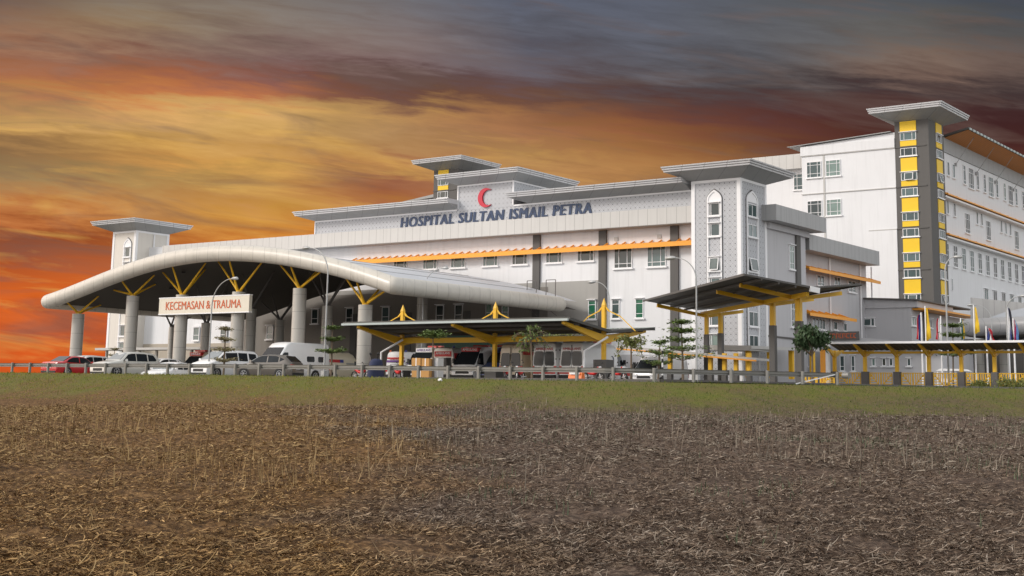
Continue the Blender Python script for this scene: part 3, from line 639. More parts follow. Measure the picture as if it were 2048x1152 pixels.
# louvred sunshade
def sunshade(root, a0, a1, pos, z, face='A', depth=0.85, pitch=0.83, drop=0.33, fas=0.16, name='sunshade', rib=0.12):
    m = MB(); def_ = (lambda u, d, zz: (u, pos-d, zz)) if face == 'A' else (lambda u, d, zz: (pos+d, u, zz))
    v = [def_(a0, 0, z+drop), def_(a1, 0, z+drop), def_(a1, depth, z), def_(a0, depth, z)]
    v += [def_(a0, 0, z+drop-0.04), def_(a1, 0, z+drop-0.04), def_(a1, depth, z-0.04), def_(a0, depth, z-0.04)]
    m.add(v, [(0, 1, 2, 3), (7, 6, 5, 4), (0, 3, 7, 4), (1, 5, 6, 2)])
    v = [def_(a0, depth, z-fas/2), def_(a1, depth, z-fas/2), def_(a1, depth, z+fas/2), def_(a0, depth, z+fas/2), def_(a0, depth+0.04, z-fas/2), def_(a1, depth+0.04, z-fas/2), def_(a1, depth+0.04, z+fas/2), def_(a0, depth+0.04, z+fas/2)]
    m.add(v, [(0, 1, 2, 3), (4, 5, 6, 7), (0, 4, 5, 1), (2, 6, 7, 3), (0, 3, 7, 4), (1, 2, 6, 5)])
    n_ = int((a1-a0)/pitch)
    for i in range(n_+1):
        u = a0+i*pitch; m.bar(def_(u, depth+0.03, z+0.06), def_(u, 0.02, z+drop+rib), 0.06, 0.12)
    m.build(name, MT['orange'], root)
sunshade(H, -86.2, -50.2, 93.48, 11.08, fas=0.36, rib=0.12)
for (x0, x1) in ((-81.5, -80.1), (-78.16, -76.53), (-74.97, -73.39), (-71.5, -69.82), (-68.36, -66.73), (-64.9, -63.23), (-61.76, -60.1)):
    window(H, 'A', 93.46, (x0+x1)/2, 10.17, 1.6, 1.0, cols=(0.22, 0.78))
for (x0, x1) in ((-58.2, -56.51), (-55.09, -53.46)): window(H, 'A', 93.46, (x0+x1)/2, 9.45, 1.68, 1.7, cols=(0.27, 0.73), rows=(0.22,))
for xc, g_ in ((-60.2, 'gglass'), (-58.03, 'glass'), (-55.83, 'gglass')): window(H, 'A', 93.36 if xc < -59.6 else 93.46, xc, 5.45, 0.72, 1.52, rows=(0.24, 0.76), hood=True, glass=g_)
for xc in (-91.1, -86.7, -82.3, -78.0, -76.0, -73.9): window(H, 'A', 93.35, xc, 5.6, 0.85, 1.35, rows=(0.35,), hood=True)
for xc in (-107.5, -103.5, -97.0): window(H, 'A', 93.35, xc, 4.2, 0.9, 1.3, rows=(0.4,), hood=True)
for xc in (-70.6, -68.9): window(H, 'A', 93.35, xc, 5.6, 0.7, 1.5, rows=(0.4,), hood=True, glass='gglass')
# small vents high on the wall
for px, py in ((1232, 478), (1318, 473)): q = onY(px, py, 93.4); MB().box(q[0]-0.18, q[0]+0.18, 93.40, 93.47, q[2]-0.15, q[2]+0.15).build('vent', MT['lgrey'], H)
# the clear entrance doors under the canopy and the green curtain wall
MB().box(-76.4, -70.0, 93.22, 93.35, 0.1, 4.4).build('green_screen', mat('green_screen', (0.01, 0.09, 0.06), 0.4, var=0.15), H)
d = MB().box(-57.5, -54.2, 93.30, 93.47, 0.0, 2.6); d.build('entrance_door', MT['grey'], H)
for xc in (-56.2, -55.4): MB().box(xc-0.14, xc+0.14, 93.27, 93.30, 0.5, 2.0).build('door_glass', MT['dark'], H)
# projecting side wing along X = -46 (podium)
PX = -46.08
MB().box(-58, PX, 96.02, 103.2, 0, 12.78).build('side_wing_wall', MT['grey'], H)
MB().box(-58, PX+0.10, 96.02, 103.3, 4.0, 4.12).build('ledge', MT['dgrey'], H)
MB().box(-58, PX+0.28, 96.02, 103.45, 12.3, 12.78).build('cornice', MT['grey'], H)
MB().box(-58, -44.88, 95.22, 104.6, 12.80, 14.01).build('side_parapet', MT['clad_g'], H)
MB().box(PX, PX+0.16, 101.2, 101.95, 6.6, 12.28).build('pilaster', MT['dgrey'], H)
window(H, 'B', PX+0.02, 100.45, 9.5, 0.85, 1.9, cols=(0.5,), rows=(0.25, 0.75), hood=True)
window(H, 'B', PX+0.02, 100.6, 4.95, 0.85, 1.9, cols=(0.5,), rows=(0.25, 0.75), hood=True)
# second, lower wing behind it
P2 = -47.3
MB().box(-60, P2, 103.5, 119.0, 0, 11.42).build('rear_wing_wall', MT['grey'], H)
MB().box(-60, PX, 104.0, 119.2, 11.42, 12.70).build('rear_parapet', MT['clad_g'], H)
sunshade(H, 104.1, 119.6, P2, 9.9, 'B', depth=1.1, pitch=1.4, drop=0.3, fas=0.26)
sunshade(H, 104.1, 113.8, P2, 6.2, 'B', depth=1.1, pitch=1.4, drop=0.35, fas=0.26)
for x0, y0, x1, y1 in ((1633, 548, 1648, 573), (1667, 552, 1680, 578), (1695, 560, 1711, 586)): win_px(H, 'B', P2+0.02, x0, y0, x1, y1, cols=(0.5,), rows=(0.3,))
for x0, y0, x1, y1 in ((1623, 636, 1650, 660),): win_px(H, 'B', P2+0.02, x0, y0, x1, y1, cols=(0.25, 0.5, 0.75), rows=())
for x0, y0, x1, y1 in ((1666, 643, 1674, 660), (1686, 645, 1693, 663)): win_px(H, 'B', P2+0.02, x0, y0, x1, y1)
def pipe(root, x, y, z0, z1, r=0.07): MB().tube([(x, y, z0), (x, y, z1)], r, 8).build('downpipe', MT['trim'], root, smooth=True)
for px in (1660, 1721, 1743):
    q = onX(px, 560, P2+0.12); pipe(H, q[0], q[1], 4.2, 11.4)
# flat-roofed grey annex in front of the wing
AX = thing('annex', 'low grey annex with a sloping flat roof at the foot of the yellow-striped tower', 'building', (-46, 120, 0))
ay = 118.6; a0 = onY(1694, 596, ay); a1 = onY(1822, 612, ay); ax0, ax1 = a0[0], a1[0]
MB().box(ax0, ax1, ay, 128, 0, 7.55).build('wall', MT['grey'], AX)
zL = onY(1694, 597, ay)[2]; zR = onY(1822, 602, ay)[2]
MB().prism([(ax0-0.3, 7.55), (ax1+0.6, 7.55), (ax1+0.6, zR), (ax0-0.3, zL)], 'y', ay-0.15, 128).build('roof', MT['grey'], AX)
MB().prism([(ax0-0.4, zL), (ax1+0.9, zR), (ax1+0.9, zR+0.12), (ax0-0.4, zL+0.12)], 'y', ay-0.5, 133).build('roof_edge', MT['dgrey'], AX)
win_px(AX, 'A', ay-0.02, 1717, 636, 1750, 652, cols=(0.2, 0.8), hood=True, opened=True)
win_px(AX, 'B', ax1+0.02, 1823, 634, 1832, 652, cols=(0.5,), hood=True)
win_px(AX, 'B', ax1+0.02, 1855, 638, 1863, 656, cols=(0.5,), hood=True)
MB().box(ax1, ax1+1.6, ay+0.3, 133, 7.35, 7.5).build('eave', MT['orange'], AX)
MB().box(ax1, ax1+0.18, 121.5, 122.3, 0, 7.35).build('pilaster', MT['dgrey'], AX)
q = onX(1851, 600, ax1); MB().box(ax1-3, ax1-0.02, 128, 136.0, 0, 7.3).build('rear_wall', MT['grey'], AX)

# ------------------------------------------------------------------ ward block behind
Wd = thing('ward_block', 'tall white ward block with orange sunshade bands behind the striped tower', 'building', (-55, 140, 0))
YW = 136.73; XWC = -47.28; XW = -47.9
yA = onY(1603, 293.7, YW); yB = onY(1783, 266.5, YW)
MB().prism([(-61.3, 0), (-50.87, 0), (-50.87, 27.07), (-61.3, 26.5)], 'y', YW, 150).build('wall', MT['white'], Wd)
for z_ in (25.38, 21.2, 16.86): MB().box(-61.36 if z_ > 20 else -53.9, -50.88, YW-0.10, YW, z_, z_+0.09 if z_ < 25 else z_+0.09).build('string_course', MT['lgrey'], Wd)
MB().box(-61.4, -50.88, YW-0.13, YW, 25.47, 26.45).build('parapet', MT['white'], Wd)
MB().box(-58.85, -58.65, YW-0.05, YW, 13.5, 25.35).build('groove', MT['lgrey'], Wd)
MB().box(-53.9, -50.88, YW-0.10, YW, 0, 16.84).build('lower_bay', MT['white'], Wd)
MB().prism([(-62.8, 26.55), (-60.9, 26.62), (-51.2, 27.12), (-51.2, 27.19), (-60.9, 26.69), (-62.9, 26.60)], 'y', YW-0.35, 150).build('roof_edge', MT['soffit'], Wd)
for zb in (23.0, 18.75):
    for xc in (-59.9, -57.7): window(Wd, 'A', YW-0.02, xc, zb, 1.65, 1.75, cols=(0.25, 0.75), rows=(0.25, 0.78))
# recessed link further left, with its own parapet
MB().box(-69.5, -61.3, 141.5, 150, 0, 24.9).build('link_wall', MT['white'], Wd)
MB().box(-72.0, -61.35, 140.6, 150, 24.9, 26.55).build('link_parapet', MT['clad'], Wd)
for zb in (22.6, 18.3): window(Wd, 'A', 141.48, -63.6, zb, 1.65, 1.8, cols=(0.25, 0.75), rows=(0.25, 0.78))
# right-hand side of the block
MB().box(-60, XW, 141.0, 215, 0, 26.3).build('side_wall', MT['white'], Wd)
MB().box(XW-0.5, XW+0.14, 141.0, 215, 25.7, 27.3).build('grey_upper_band', MT['soffit'], Wd)
MB().box(XW-0.3, XW+0.2, 141.0, 215, 8.55, 8.68).build('string_course', MT['dgrey'], Wd)
# big tilted roof overhang with orange boarded underside
ev = []; yy0, yy1 = 143.0, 215
MB().add([(XW-1, yy0, 26.95), (XW-1, yy1, 26.95), (XW+2.7, yy1, 27.85), (XW+2.7, yy0, 27.85)], [(0, 1, 2, 3)]).build('roof_soffit', mat('orange_boarding', (0.55, 0.22, 0.05), 0.6, var=0.15, joints=(0.6, 0.06, 0)), Wd, fixn=False)
MB().prism([(XW-1.2, 27.0), (XW+2.8, 27.90), (XW+2.8, 28.12), (XW-1.2, 27.25)], 'y', yy0-0.1, yy1).build('roof', MT['dgrey'], Wd)
gt = MB()
for i in range(60): gt.box(XW+2.8, XW+2.9, yy0+i*1.2, yy0+i*1.2+0.7, 27.84, 28.06)
gt.build('roof_edge_clips', MT['gutter'], Wd)
for i in range(8):
    y_ = 146.5+i*7.0; s = MB(); s.bar((XW+0.15, y_, 24.9), (XW+2.2, y_, 27.65), 0.05); s.box(XW, XW+0.22, y_-0.12, y_+0.12, 24.65, 25.0); s.build('roof_strut', MT['soffit'], Wd)
for zb in (20.9, 16.65):
    sunshade(Wd, 141.2, 215, XW, zb, 'B', depth=0.9, pitch=3.0, drop=0.12, fas=0.14)
    MB().box(XW, XW+0.75, 141.2, 215, zb-0.33, zb-0.15).build('sunshade_slab', MT['trim'], Wd)
def wb(y_, z_, w_, h_, **k): window(Wd, 'B', XW+0.02, y_, z_, w_, h_, **k)
for y_ in (144.2, 146.0): wb(y_, 23.3, 0.7, 1.5)
for yc in (151.8, 158.9, 166.5, 174): 
    wb(yc, 22.9, 1.7, 2.3, cols=(0.3, 0.7), rows=(0.2, 0.75)); wb(yc-2.3, 23.1, 0.8, 2.1, rows=(0.2, 0.75)); wb(yc+2.3, 23.1, 0.8, 2.1, rows=(0.2, 0.75))
for yc in (150.0, 157.3, 168.2, 176): wb(yc, 17.7, 1.6, 2.2, cols=(0.3, 0.7), rows=(0.2, 0.7))
for yc in (143.6, 145.8, 153.4, 155.0, 162.3, 164, 165.8): wb(yc, 19.1, 0.6, 1.4)
for i in range(12): wb(142.8+i*2.75, 13.6, 1.3, 2.3, cols=(0.5,), rows=(0.2, 0.7))
wb(144.2, 11.0, 0.35, 1.3, sill=False)
for i in range(6): wb(155.6+i*3.2, 10.6, 1.4, 1.4, cols=(0.5,), hood=True)
# grey link wall at the foot, right
MB().box(XW, XW+0.5, 156.5, 215, 0, 9.6).build('lower_wall', MT['grey'], Wd)

# ------------------------------------------------------------------ striped stair towers
def striped_tower(x0, x1, y0, y1, label, zt=28.15, yb=None, both=True):
    t = thing('stair_tower', label, 'tower', (x0, y0, 0))
    MB().box(x0, x1, y0, y1, 0, zt).build('wall', MT['dgrey'], t)
    ua = x0+(x1-x0)*0.40; wa = 1.72; ub = y0+(y1-y0)*0.66; wb_ = 1.75
    for z_ in (25.38, 21.2, 16.86, 12.6): MB().box(x0-0.05, x0+(x1-x0)*0.92, y0-0.08, y0, z_, z_+0.10).build('string_course', MT['dgrey'], t)
    for Lz in (29.58, 25.38, 21.18, 16.98, 12.78, 8.58):
        for face, pos, u, w in (('A', y0, ua, wa), ('B', x1, ub, wb_)) if both else (('A', y0, ua, wa),):
            for za, zb in ((Lz-2.55, Lz-1.12), (Lz-4.08, Lz-3.52)):
                zb = min(zb, zt-0.03); m = MB()
                if face == 'A': m.box(u-w/2, u+w/2, pos-0.06, pos, za, zb)
                else: m.box(pos, pos+0.06, u-w/2, u+w/2, za, zb)
                m.build('yellow_panel', MT['byellow'], t)
            wp = pos-0.02 if face == 'A' else pos+0.02
            if Lz < 26: window(t, face, wp, u, Lz-0.92, 1.7, 0.84, cols=(0.25, 0.75))
            window(t, face, wp, u, Lz-3.48, 1.7, 0.84, cols=(0.25, 0.75), sill=False, hood=True, opened=(Lz in (25.38, 12.78)))
    cap(t, x0, x1, y0, y1, zt, o=2.15, rise=0.75, step=0.20); return t
striped_tower(-50.85, XWC, YW, 141.3, 'tall dark grey stair tower with stacked yellow panels and windows at the right')
striped_tower(-112.95, -108.9, YW, 141.0, 'dark grey stair tower with yellow panels showing above the left roof of the hospital front', both=False)
# thin dark roof edge beside the far tower
RW = thing('rear_ward_roof', 'thin dark roof edge of a far block left of the distant striped tower', 'building', (-110, 141, 0))
MB().prism([(-119.5, 24.65), (-107, 25.5), (-107, 26.3), (-118.2, 24.95), (-119.7, 24.8)], 'y', 138.5, 150).build('roof', MT['soffit'], RW)
MB().box(-113.5, -99, 141.5, 150, 0, 24.9).build('wall', MT['grey'], RW)
MB().box(-108.9, -104.5, 137.5, 141.0, 0, 26.2).build('side_wall', MT['dgrey'], RW)

# ------------------------------------------------------------------ curved entrance canopy
CN = thing('curved_canopy', 'big curved silver entrance canopy on round columns over the ambulance bay', 'canopy', (-80, 70, 0))
YC = 69.81
_pts = [onY(px, py, YC) for px, py in [(97,603),(140,588),(190,567),(240,549),(290,532),(340,517),(400,510),(460,507),(537,510),(581,516),(631,525),(700,543),(787,571)]]
_cf = np.polyfit([p[0]+80 for p in _pts], [p[2] for p in _pts], 5)
XA, XB = _pts[0][0], _pts[-1][0]
def arc_z(x): return float(np.polyval(_cf, x+80))
TR = 0.60
xs = np.linspace(XA, XB, 49)
# one continuous rounded edge: left side, front arch, right side
left = [(XA, y_, arc_z(XA)) for y_ in (84, 80, 76, 73, 71)]
front = [(x_, YC, arc_z(x_)) for x_ in xs]
right = [(XB, y_, arc_z(XB)) for y_ in np.linspace(71.2, 89.6, 16)]
MB().tube(front, TR, 20).build('front_edge_tube', MT['tube'], CN, smooth=True)
rr = [TR]*len(right)+[TR*0.94, TR*0.78, TR*0.5, TR*0.1]; right2 = right+[(XB, 89.8, right[-1][2]), (XB, 90.0, right[-1][2]), (XB, 90.15, right[-1][2]), (XB, 90.22, right[-1][2])]
MB().tube([(XB, YC, arc_z(XB))]+right2, [TR]+rr, 20).build('side_edge_tube', MT['tube'], CN, smooth=True)
lx = MB().tube([(XA, YC, arc_z(XA))]+left[::-1]+[(XA, 90, arc_z(XA))], TR, 20); lx.build('side_edge_tube', MT['tube'], CN, smooth=True)
for e in (XA, XB):   # rounded corners
    m = MB(); nn = 10
    vs = []; fs = []
    for i in range(nn+1):
        for k in range(20):
            th = math.pi*i/nn; ph = 2*math.pi*k/20; vs.append((e+TR*math.sin(th)*math.cos(ph), YC+TR*math.sin(th)*math.sin(ph), arc_z(e)+TR*math.cos(th)))
    for i in range(nn):
        for k in range(20): fs.append((i*20+k, i*20+(k+1) % 20, (i+1)*20+(k+1) % 20, (i+1)*20+k))
    m.add(vs, fs).build('corner_cap', MT['tube'], CN, smooth='all')
# roof shell: metal on top, dark boarding below
YB = 92.2
def shell(dz, m, name, y1, lift=0.0, rib=False):
    b = MB(); ys = np.linspace(YC, y1, 9); vs = []; n = len(xs)
    for j, y_ in enumerate(ys):
        for x_ in xs: vs.append((x_, y_, arc_z(x_)+dz+lift*math.sin(math.pi*j/8)*max(0, 1-((x_+80)/19)**2)))
    fs = [(j*n+i, j*n+i+1, (j+1)*n+i+1, (j+1)*n+i) for j in range(8) for i in range(n-1)]
    b.add(vs, fs)
    return b.build(name, m, CN, smooth='all', fixn=False)
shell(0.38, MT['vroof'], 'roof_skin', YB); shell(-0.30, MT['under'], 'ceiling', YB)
for i in range(4):
    x_ = XB-3.2-i*3.3; MB().tube([(x_, y_, arc_z(x_)+0.385) for y_ in np.linspace(YC+0.6, 90.5, 8)], 0.03, 6).build('roof_seam', MT['soffit'], CN)
dn = MB()
for q in ((-86, 73), (-78, 74), (-70, 73), (-91, 76), (-74, 79)): dn.tube([(q[0], q[1], arc_z(q[0])-0.36), (q[0], q[1], arc_z(q[0])-0.48)], 0.16, 10)
dn.build('downlight', MT['dark'], CN)
def strut_col(x_, y_, zt, w=0.5, back=False):  # back rows: yellow swapped for dark grey, canopy shade put into the colour
    c = MB().tube([(x_, y_, 0), (x_, y_, zt)], w, 28).build('column', MT['column'], CN, smooth=True)
    MB().tube([(x_, y_, zt), (x_, y_, zt+0.12)], 0.24, 12).build('column_head', MT['yellow'] if not back else MT['concrete'], c)
    for dx, dy in ((-2.5, 0), (2.5, 0.0), (0, 2.2), (0.0, -1.2)):
        xe = min(max(x_+dx, XA+0.4), XB-0.4); ye = y_+dy; ze = arc_z(xe)-0.32
        a = Vector((x_+0.15*np.sign(dx), y_+0.15*np.sign(dy), zt+0.12)); b = Vector((xe, ye, ze)); mid = a.lerp(b, 0.18)
        MB().tube([a, mid, a.lerp(b, 0.6), b], [0.11, 0.085, 0.075, 0.06], 8).build('strut', MT['yellow'] if not back else MT['concrete'], c, smooth=True)
for px, py in ((157, 628), (266, 592), (365, 590), (478, 584), (600, 577), (731, 610)):
    p = onY(px, py, YC+2.0); strut_col(p[0], p[1], p[2])
for px, py, Y_ in ((345, 645, 83), (413, 646, 79.5), (503, 618, 79.5), (655, 612, 79.5), (560, 640, 88), (845, 595, 84)):
    p = onY(px, py, Y_); strut_col(p[0], p[1], min(p[2], arc_z(p[0])-1.5), 0.42 if px != 345 else 0.3, True)
# the sign between two columns
SG = thing('sign_board', 'long cream sign board lettered in red, hung between canopy columns', 'sign', (-80, 70.9, 5))
ys_ = 71.05; a = onY(319, 597, ys_); b = onY(499, 589, ys_); c = onY(319, 629, ys_)
MB().box(a[0], b[0], ys_, ys_+0.30, c[2], a[2]).build('board', MT['signw'], SG)
fr = MB(); fr.box(a[0]-0.04, b[0]+0.04, ys_-0.02, ys_+0.32, a[2]-0.03, a[2]+0.05).box(a[0]-0.04, b[0]+0.04, ys_-0.02, ys_+0.32, c[2]-0.05, c[2]+0.03); fr.build('board_frame', MT['trim'], SG)
q0 = onY(329, 622, ys_); q1 = onY(485, 597, ys_); q2 = onY(329, 603, ys_)
lettering('KECEMASAN & TRAUMA', 'lettering', MT['sred'], SG, (q0[0]+.15, q1[0]-.1, q0[2]+0.06, q2[2]-0.05), 'A', ys_-0.003, 0.03, offset=0.0)

# ------------------------------------------------------------------ guardrail
GR = thing('guardrail', 'long galvanised steel guardrail along the top of the grass bank', 'guardrail', (-60, 56, 0))
path = [(-125, YR), (-60, YR), (-35.5, YR), (-34.0, 56.5), (-32.6, 58.0), (-31.2, 59.9), (-29.8, 62.0), (-28.1, 64.6), (-27.4, 65.6)]
def beam(y_off_out):
    prof = [(0.0, 0.29), (0.045, 0.26), (0.045, 0.22), (0.0, 0.19), (0.0, 0.15), (0.045, 0.12), (0.045, 0.08), (0.0, 0.05)]
    return prof
def along(step):
    out = []; acc = 0.0; nxt = 0.0
    for (x0, y0), (x1, y1) in zip(path[:-1], path[1:]):
        Ls = math.hypot(x1-x0, y1-y0)
        while nxt <= acc+Ls+1e-6:
            t = (nxt-acc)/Ls; out.append((x0+(x1-x0)*t, y0+(y1-y0)*t, math.atan2(y1-y0, x1-x0))); nxt += step
        acc += Ls
    return out
sm = along(0.5); prof = beam(0)
def rz_(x_): return float(crest_z(x_))+0.36
for face_off in (-0.06,):
    b = MB(); vs = []; n = len(prof)
    for (x_, y_, an) in sm:
        nx, ny = math.sin(an), -math.cos(an)
        for d, h in prof: vs.append((x_-nx*(0.12+d), y_-ny*(0.12+d), rz_(x_)+h))
    fs = [(i*n+j, i*n+j+1, (i+1)*n+j+1, (i+1)*n+j) for i in range(len(sm)-1) for j in range(n-1)]
    b.add(vs, fs)
    vs2 = [(v[0]+0.0, v[1]+0.012, v[2]) for v in vs]; b.add(vs2, fs); b.build('w_beam', MT['steel'], GR, fixn=False)
for (x_, y_, an) in along(2.0):
    if x_ < -99: continue
    z_ = float(crest_z(x_)); m = MB(); m.box(x_-0.062, x_+0.062, y_-0.02, y_+0.118, z_-0.3, z_+0.68)
    m.build('post', MT['steel'], GR)
e = path[-1]; m = MB()
m.tube([(e[0], e[1], rz_(e[0])+0.16), (e[0]+0.35, e[1]-0.05, rz_(e[0])+0.16)], 0.16, 10); m.build('end_terminal', MT['steel'], GR)
MB().bar((e[0]-1.6, e[1]-2.1, 0.05), (e[0]-0.3, e[1]-0.3, 0.55), 0.05).build('end_brace', MT['trim'], GR)

# ------------------------------------------------------------------ V-roofed ambulance shelter
def sheet_wing(m, x0, x1, ya, za, yb, zb, pitch=0.35, amp=0.05, skew=0.0):
    n = int((x1-x0)/(pitch/2)); vs = []
    for i in range(n+1):
        x_ = x0+(x1-x0)*i/n; dz = amp if i % 2 else 0
        vs += [(x_, ya, za+dz), (x_+skew, yb, zb+dz)]
    fs = [(2*i, 2*i+2, 2*i+3, 2*i+1) for i in range(n)]; m.add(vs, fs)
    return m
SH = thing('parking_shelter', 'low dark V-roofed shelter on yellow masts over the parked ambulances', 'shelter', (-52, 70, 0))
X0, X1 = -61.3, -43.75; yv, zv = 70.0, 2.98; yf, zf = 65.4, 3.62; yk, zk = 75.0, 3.55
m = MB(); sheet_wing(m, X0, X1, yf, zf, yv, zv+0.12); sheet_wing(m, X0, X1, yv, zv+0.12, yk, zk); m.build('roof_sheet', MT['sheet'], SH, fixn=False)
MB().box(X0, X1, yf-0.005, yf+0.06, zf+0.03, zf+0.13).build('sheet_edge', MT['sheet'], SH); MB().box(X0, X1, yf-0.16, yf-0.02, zf-0.10, zf+0.03).build('front_gutter', MT['gutter'], SH)
MB().box(X0, X1, yk+0.02, yk+0.16, zk-0.11, zk+0.09).build('rear_gutter', MT['gutter'], SH)
MB().bar((X1+0.03, yf, zf+0.02), (X1+0.03, yv, zv+0.12), 0.05, 0.16).bar((X1+0.031, yv, zv+0.12), (X1+0.031, yk, zk), 0.05, 0.16).build('roof_edge_trim', MT['sheet'], SH)
MB().box(X0+0.5, X1-0.4, yv-0.12, yv+0.12, zv-0.42, zv-0.1).build('valley_beam', MT['yellow'], SH)
for f_ in (0.5,): 
    for yy_ in (yf+1.2, yf+2.6, yk-1.2, yk-2.6):
        zz_ = zf+(zv+0.12-zf)*(yy_-yf)/(yv-yf) if yy_ < yv else zk+(zv+.12-zk)*(yk-yy_)/(yk-yv)
        MB().box(X0+0.1, X1-0.1, yy_-0.05, yy_+0.05, zz_-0.16, zz_-0.02).build('purlin', MT['dgrey'], SH)
for xp in (-60.2, -52.45, -44.3):
    MB().box(xp-0.11, xp+0.11, yv-0.11, yv+0.11, 0.9, 4.7).build('mast', MT['yellow'], SH)
    MB().add([(xp-0.12, yv-0.12, 4.7), (xp+0.12, yv-0.12, 4.7), (xp+0.12, yv+0.12, 4.7), (xp-0.12, yv+0.12, 4.7), (xp, yv, 5.15)], [(0, 1, 4), (1, 2, 4), (2, 3, 4), (3, 0, 4), (3, 2, 1, 0)]).build('mast_tip', MT['yellow'], SH)
    MB().box(xp-0.45, xp+0.45, yv-0.45, yv+0.45, 0, 0.9 if xp < -50 else 1.45).build('mast_base', MT['dgrey'], SH)
    for ye, ze in ((yf+0.25, zf-0.16), (yk-0.25, zk-0.16)):
        a = (xp, yv+(0.1 if ye > yv else -0.1), zv-0.28); MB().prism([(a[1], a[2]-0.28), (ye, ze-0.10), (ye, ze+0.05), (a[1], a[2]+0.22)], 'x', xp-0.12, xp+0.12).build('arm', MT['yellow'], SH)
    for sx in (-1, 1):
        q = MB(); q.bar((xp+sx*0.06, yv, 4.66), (xp+sx*0.36, yv, 4.34), 0.08, 0.09).bar((xp+sx*0.34, yv, 4.36), (xp+sx*1.15, yv, 4.02), 0.055, 0.06).bar((xp+sx*1.13, yv, 4.03), (xp+sx*2.2, yv, zv+0.15), 0.045, 0.045); q.build('mast_stay', MT['yellow'], SH)
for xp in (-60.6, -44.6):
    MB().tube([(xp+0.9, yv-0.5, zv-0.2), (xp+0.45, yv-1.0, zv-0.62), (xp-0.25, yv-1.3, zv-1.05), (xp-0.25, yv-1.3, 0)], 0.07, 8).build('rain_pipe', MT['trim'], SH, smooth=True)

# ------------------------------------------------------------------ tall V-roofed drop-off canopy, skewed to the building
HC = thing('drive_canopy', 'tall dark V-shaped drive canopy on grey and yellow posts before the lattice tower', 'canopy', (-40, 79, 0))
A0 = Vector((-47.6, 87.8, 5.45)); A1 = Vector((-31.2, 70.7, 5.30)); ax = (A1-A0).normalized()
Wf = Vector((-2.0, -4.25, 0.55)); Wb = Vector((1.6, 3.1, 0.45))
m = MB(); n = 60; vs = []
for i in range(n+1):
    p = A0.lerp(A1, i/n); dz = Vector((0, 0, 0.05 if i % 2 else 0)); vs += [p+Wf+dz, p+dz+Vector((0, 0, 0.1)), p+Wb+dz]
m.add(vs, [(3*i+k, 3*i+3+k, 3*i+4+k, 3*i+1+k) for i in range(n) for k in (0, 1)]); m.build('roof_sheet', MT['sheet'], HC, fixn=False)
for w_ in (Wf, Wb): 
    d = w_*1.005+Vector((0, 0, -0.01)); MB().bar(A0+d, A1+d, 0.06, 0.13).build('roof_edge_trim', MT['dgrey'], HC)
for p in (A1,): MB().bar(p+Wf, p+Vector((0, 0, 0.1)), 0.05, 0.10).bar(p+Vector((0, 0, 0.1)), p+Wb, 0.05, 0.10).build('end_trim', MT['dgrey'], HC)
MB().bar(A1+Wf*0.04+ax*0.03, A1-Wf*0.10+ax*0.03, 0.12, 0.30).build('gutter_outlet', MT['trim'], HC)
for t_ in (0.25, 0.5, 0.75): MB().bar(A0+Wf*t_+Vector((0, 0, -0.05)), A1+Wf*t_+Vector((0, 0, -0.05)), 0.08, 0.12).build('purlin', MT['dgrey'], HC)
for (px, py, D, w_) in ((1413, 622, 97, 0.30), (1441, 618, 95, 0.33), (1545, 601, 84, 0.36), (1597, 588, 79, 0.40)):
    p = atd(px, py, D); x_, y_ = p[0], p[1]; zt = 5.1; w_ *= 0.78
    MB().box(x_-w_/2, x_+w_/2, y_-w_/2, y_+w_/2, 3.75, zt).build('post', MT['yellow'], HC)
    MB().box(x_-w_/2-0.04, x_+w_/2+0.04, y_-w_/2-0.04, y_+w_/2+0.04, 0, 3.75).build('post_base', MT['dgrey'], HC)
    if px != 1441:
        for w in (Wf, Wb):
            a = Vector((x_, y_, zt-0.05)); b = a+w*0.9; m = MB(); m.bar(a+Vector((0, 0, -0.02)), b+Vector((0, 0, 0.05)), 0.12, 0.23); m.build('arm', MT['yellow'], HC)
MB().bar(A0+ax*1.2+Vector((0, 0, -0.22)), A1-ax*0.8+Vector((0, 0, -0.22)), 0.18, 0.26).build('valley_beam', MT['yellow'], HC)

# ------------------------------------------------------------------ covered walkway at the right
WK = thing('covered_walkway', 'long low covered walkway on yellow and grey posts at the right', 'walkway', (-25, 85, 0))
yw = 85.0; gz = 0.12
xs_ = [onY(px, 760, yw)[0] for px in (1670, 1731, 1795, 1859, 1924, 1990.6, 2058, 2126)]
zr = onY(1850, 684.5, yw-1.9)[2]
wx0, wx1 = onY(1655, 684, yw-1.9)[0], xs_[-1]+1
MB().box(wx0, wx1, yw-2.0, yw-1.9, zr-0.06, zr+0.07).build('roof_edge', MT['trim'], WK)
m = MB(); sheet_wing(m, wx0, wx1, yw-1.9, zr, yw, zr-0.42); sheet_wing(m, wx0, wx1, yw, zr-0.42, yw+2.2, zr-0.05); m.build('roof_sheet', MT['sheet'], WK, fixn=False)
MB().box(wx0+0.2, wx1, yw-0.06, yw+0.06, zr-0.62, zr-0.48).build('valley_beam', MT['yellow'], WK)
for i, x_ in enumerate(xs_):
    MB().box(x_-0.105, x_+0.105, yw-0.105, yw+0.105, 1.15, zr-0.4).build('post', MT['yellow'], WK)
    MB().box(x_-0.20, x_+0.20, yw-0.20, yw+0.20, 0, 1.15).build('post_base', MT['concrete'], WK)
    MB().prism([(yw-0.1, zr-0.85), (yw-1.8, zr-0.12), (yw-1.8, zr-0.02), (yw-0.1, zr-0.5)], 'x', x_-0.06, x_+0.06).build('arm', MT['yellow'], WK)
    MB().prism([(yw+0.1, zr-0.85), (yw+1.9, zr-0.25), (yw+1.9, zr-0.12), (yw+0.1, zr-0.5)], 'x', x_-0.06, x_+0.06).build('arm', MT['yellow'], WK)
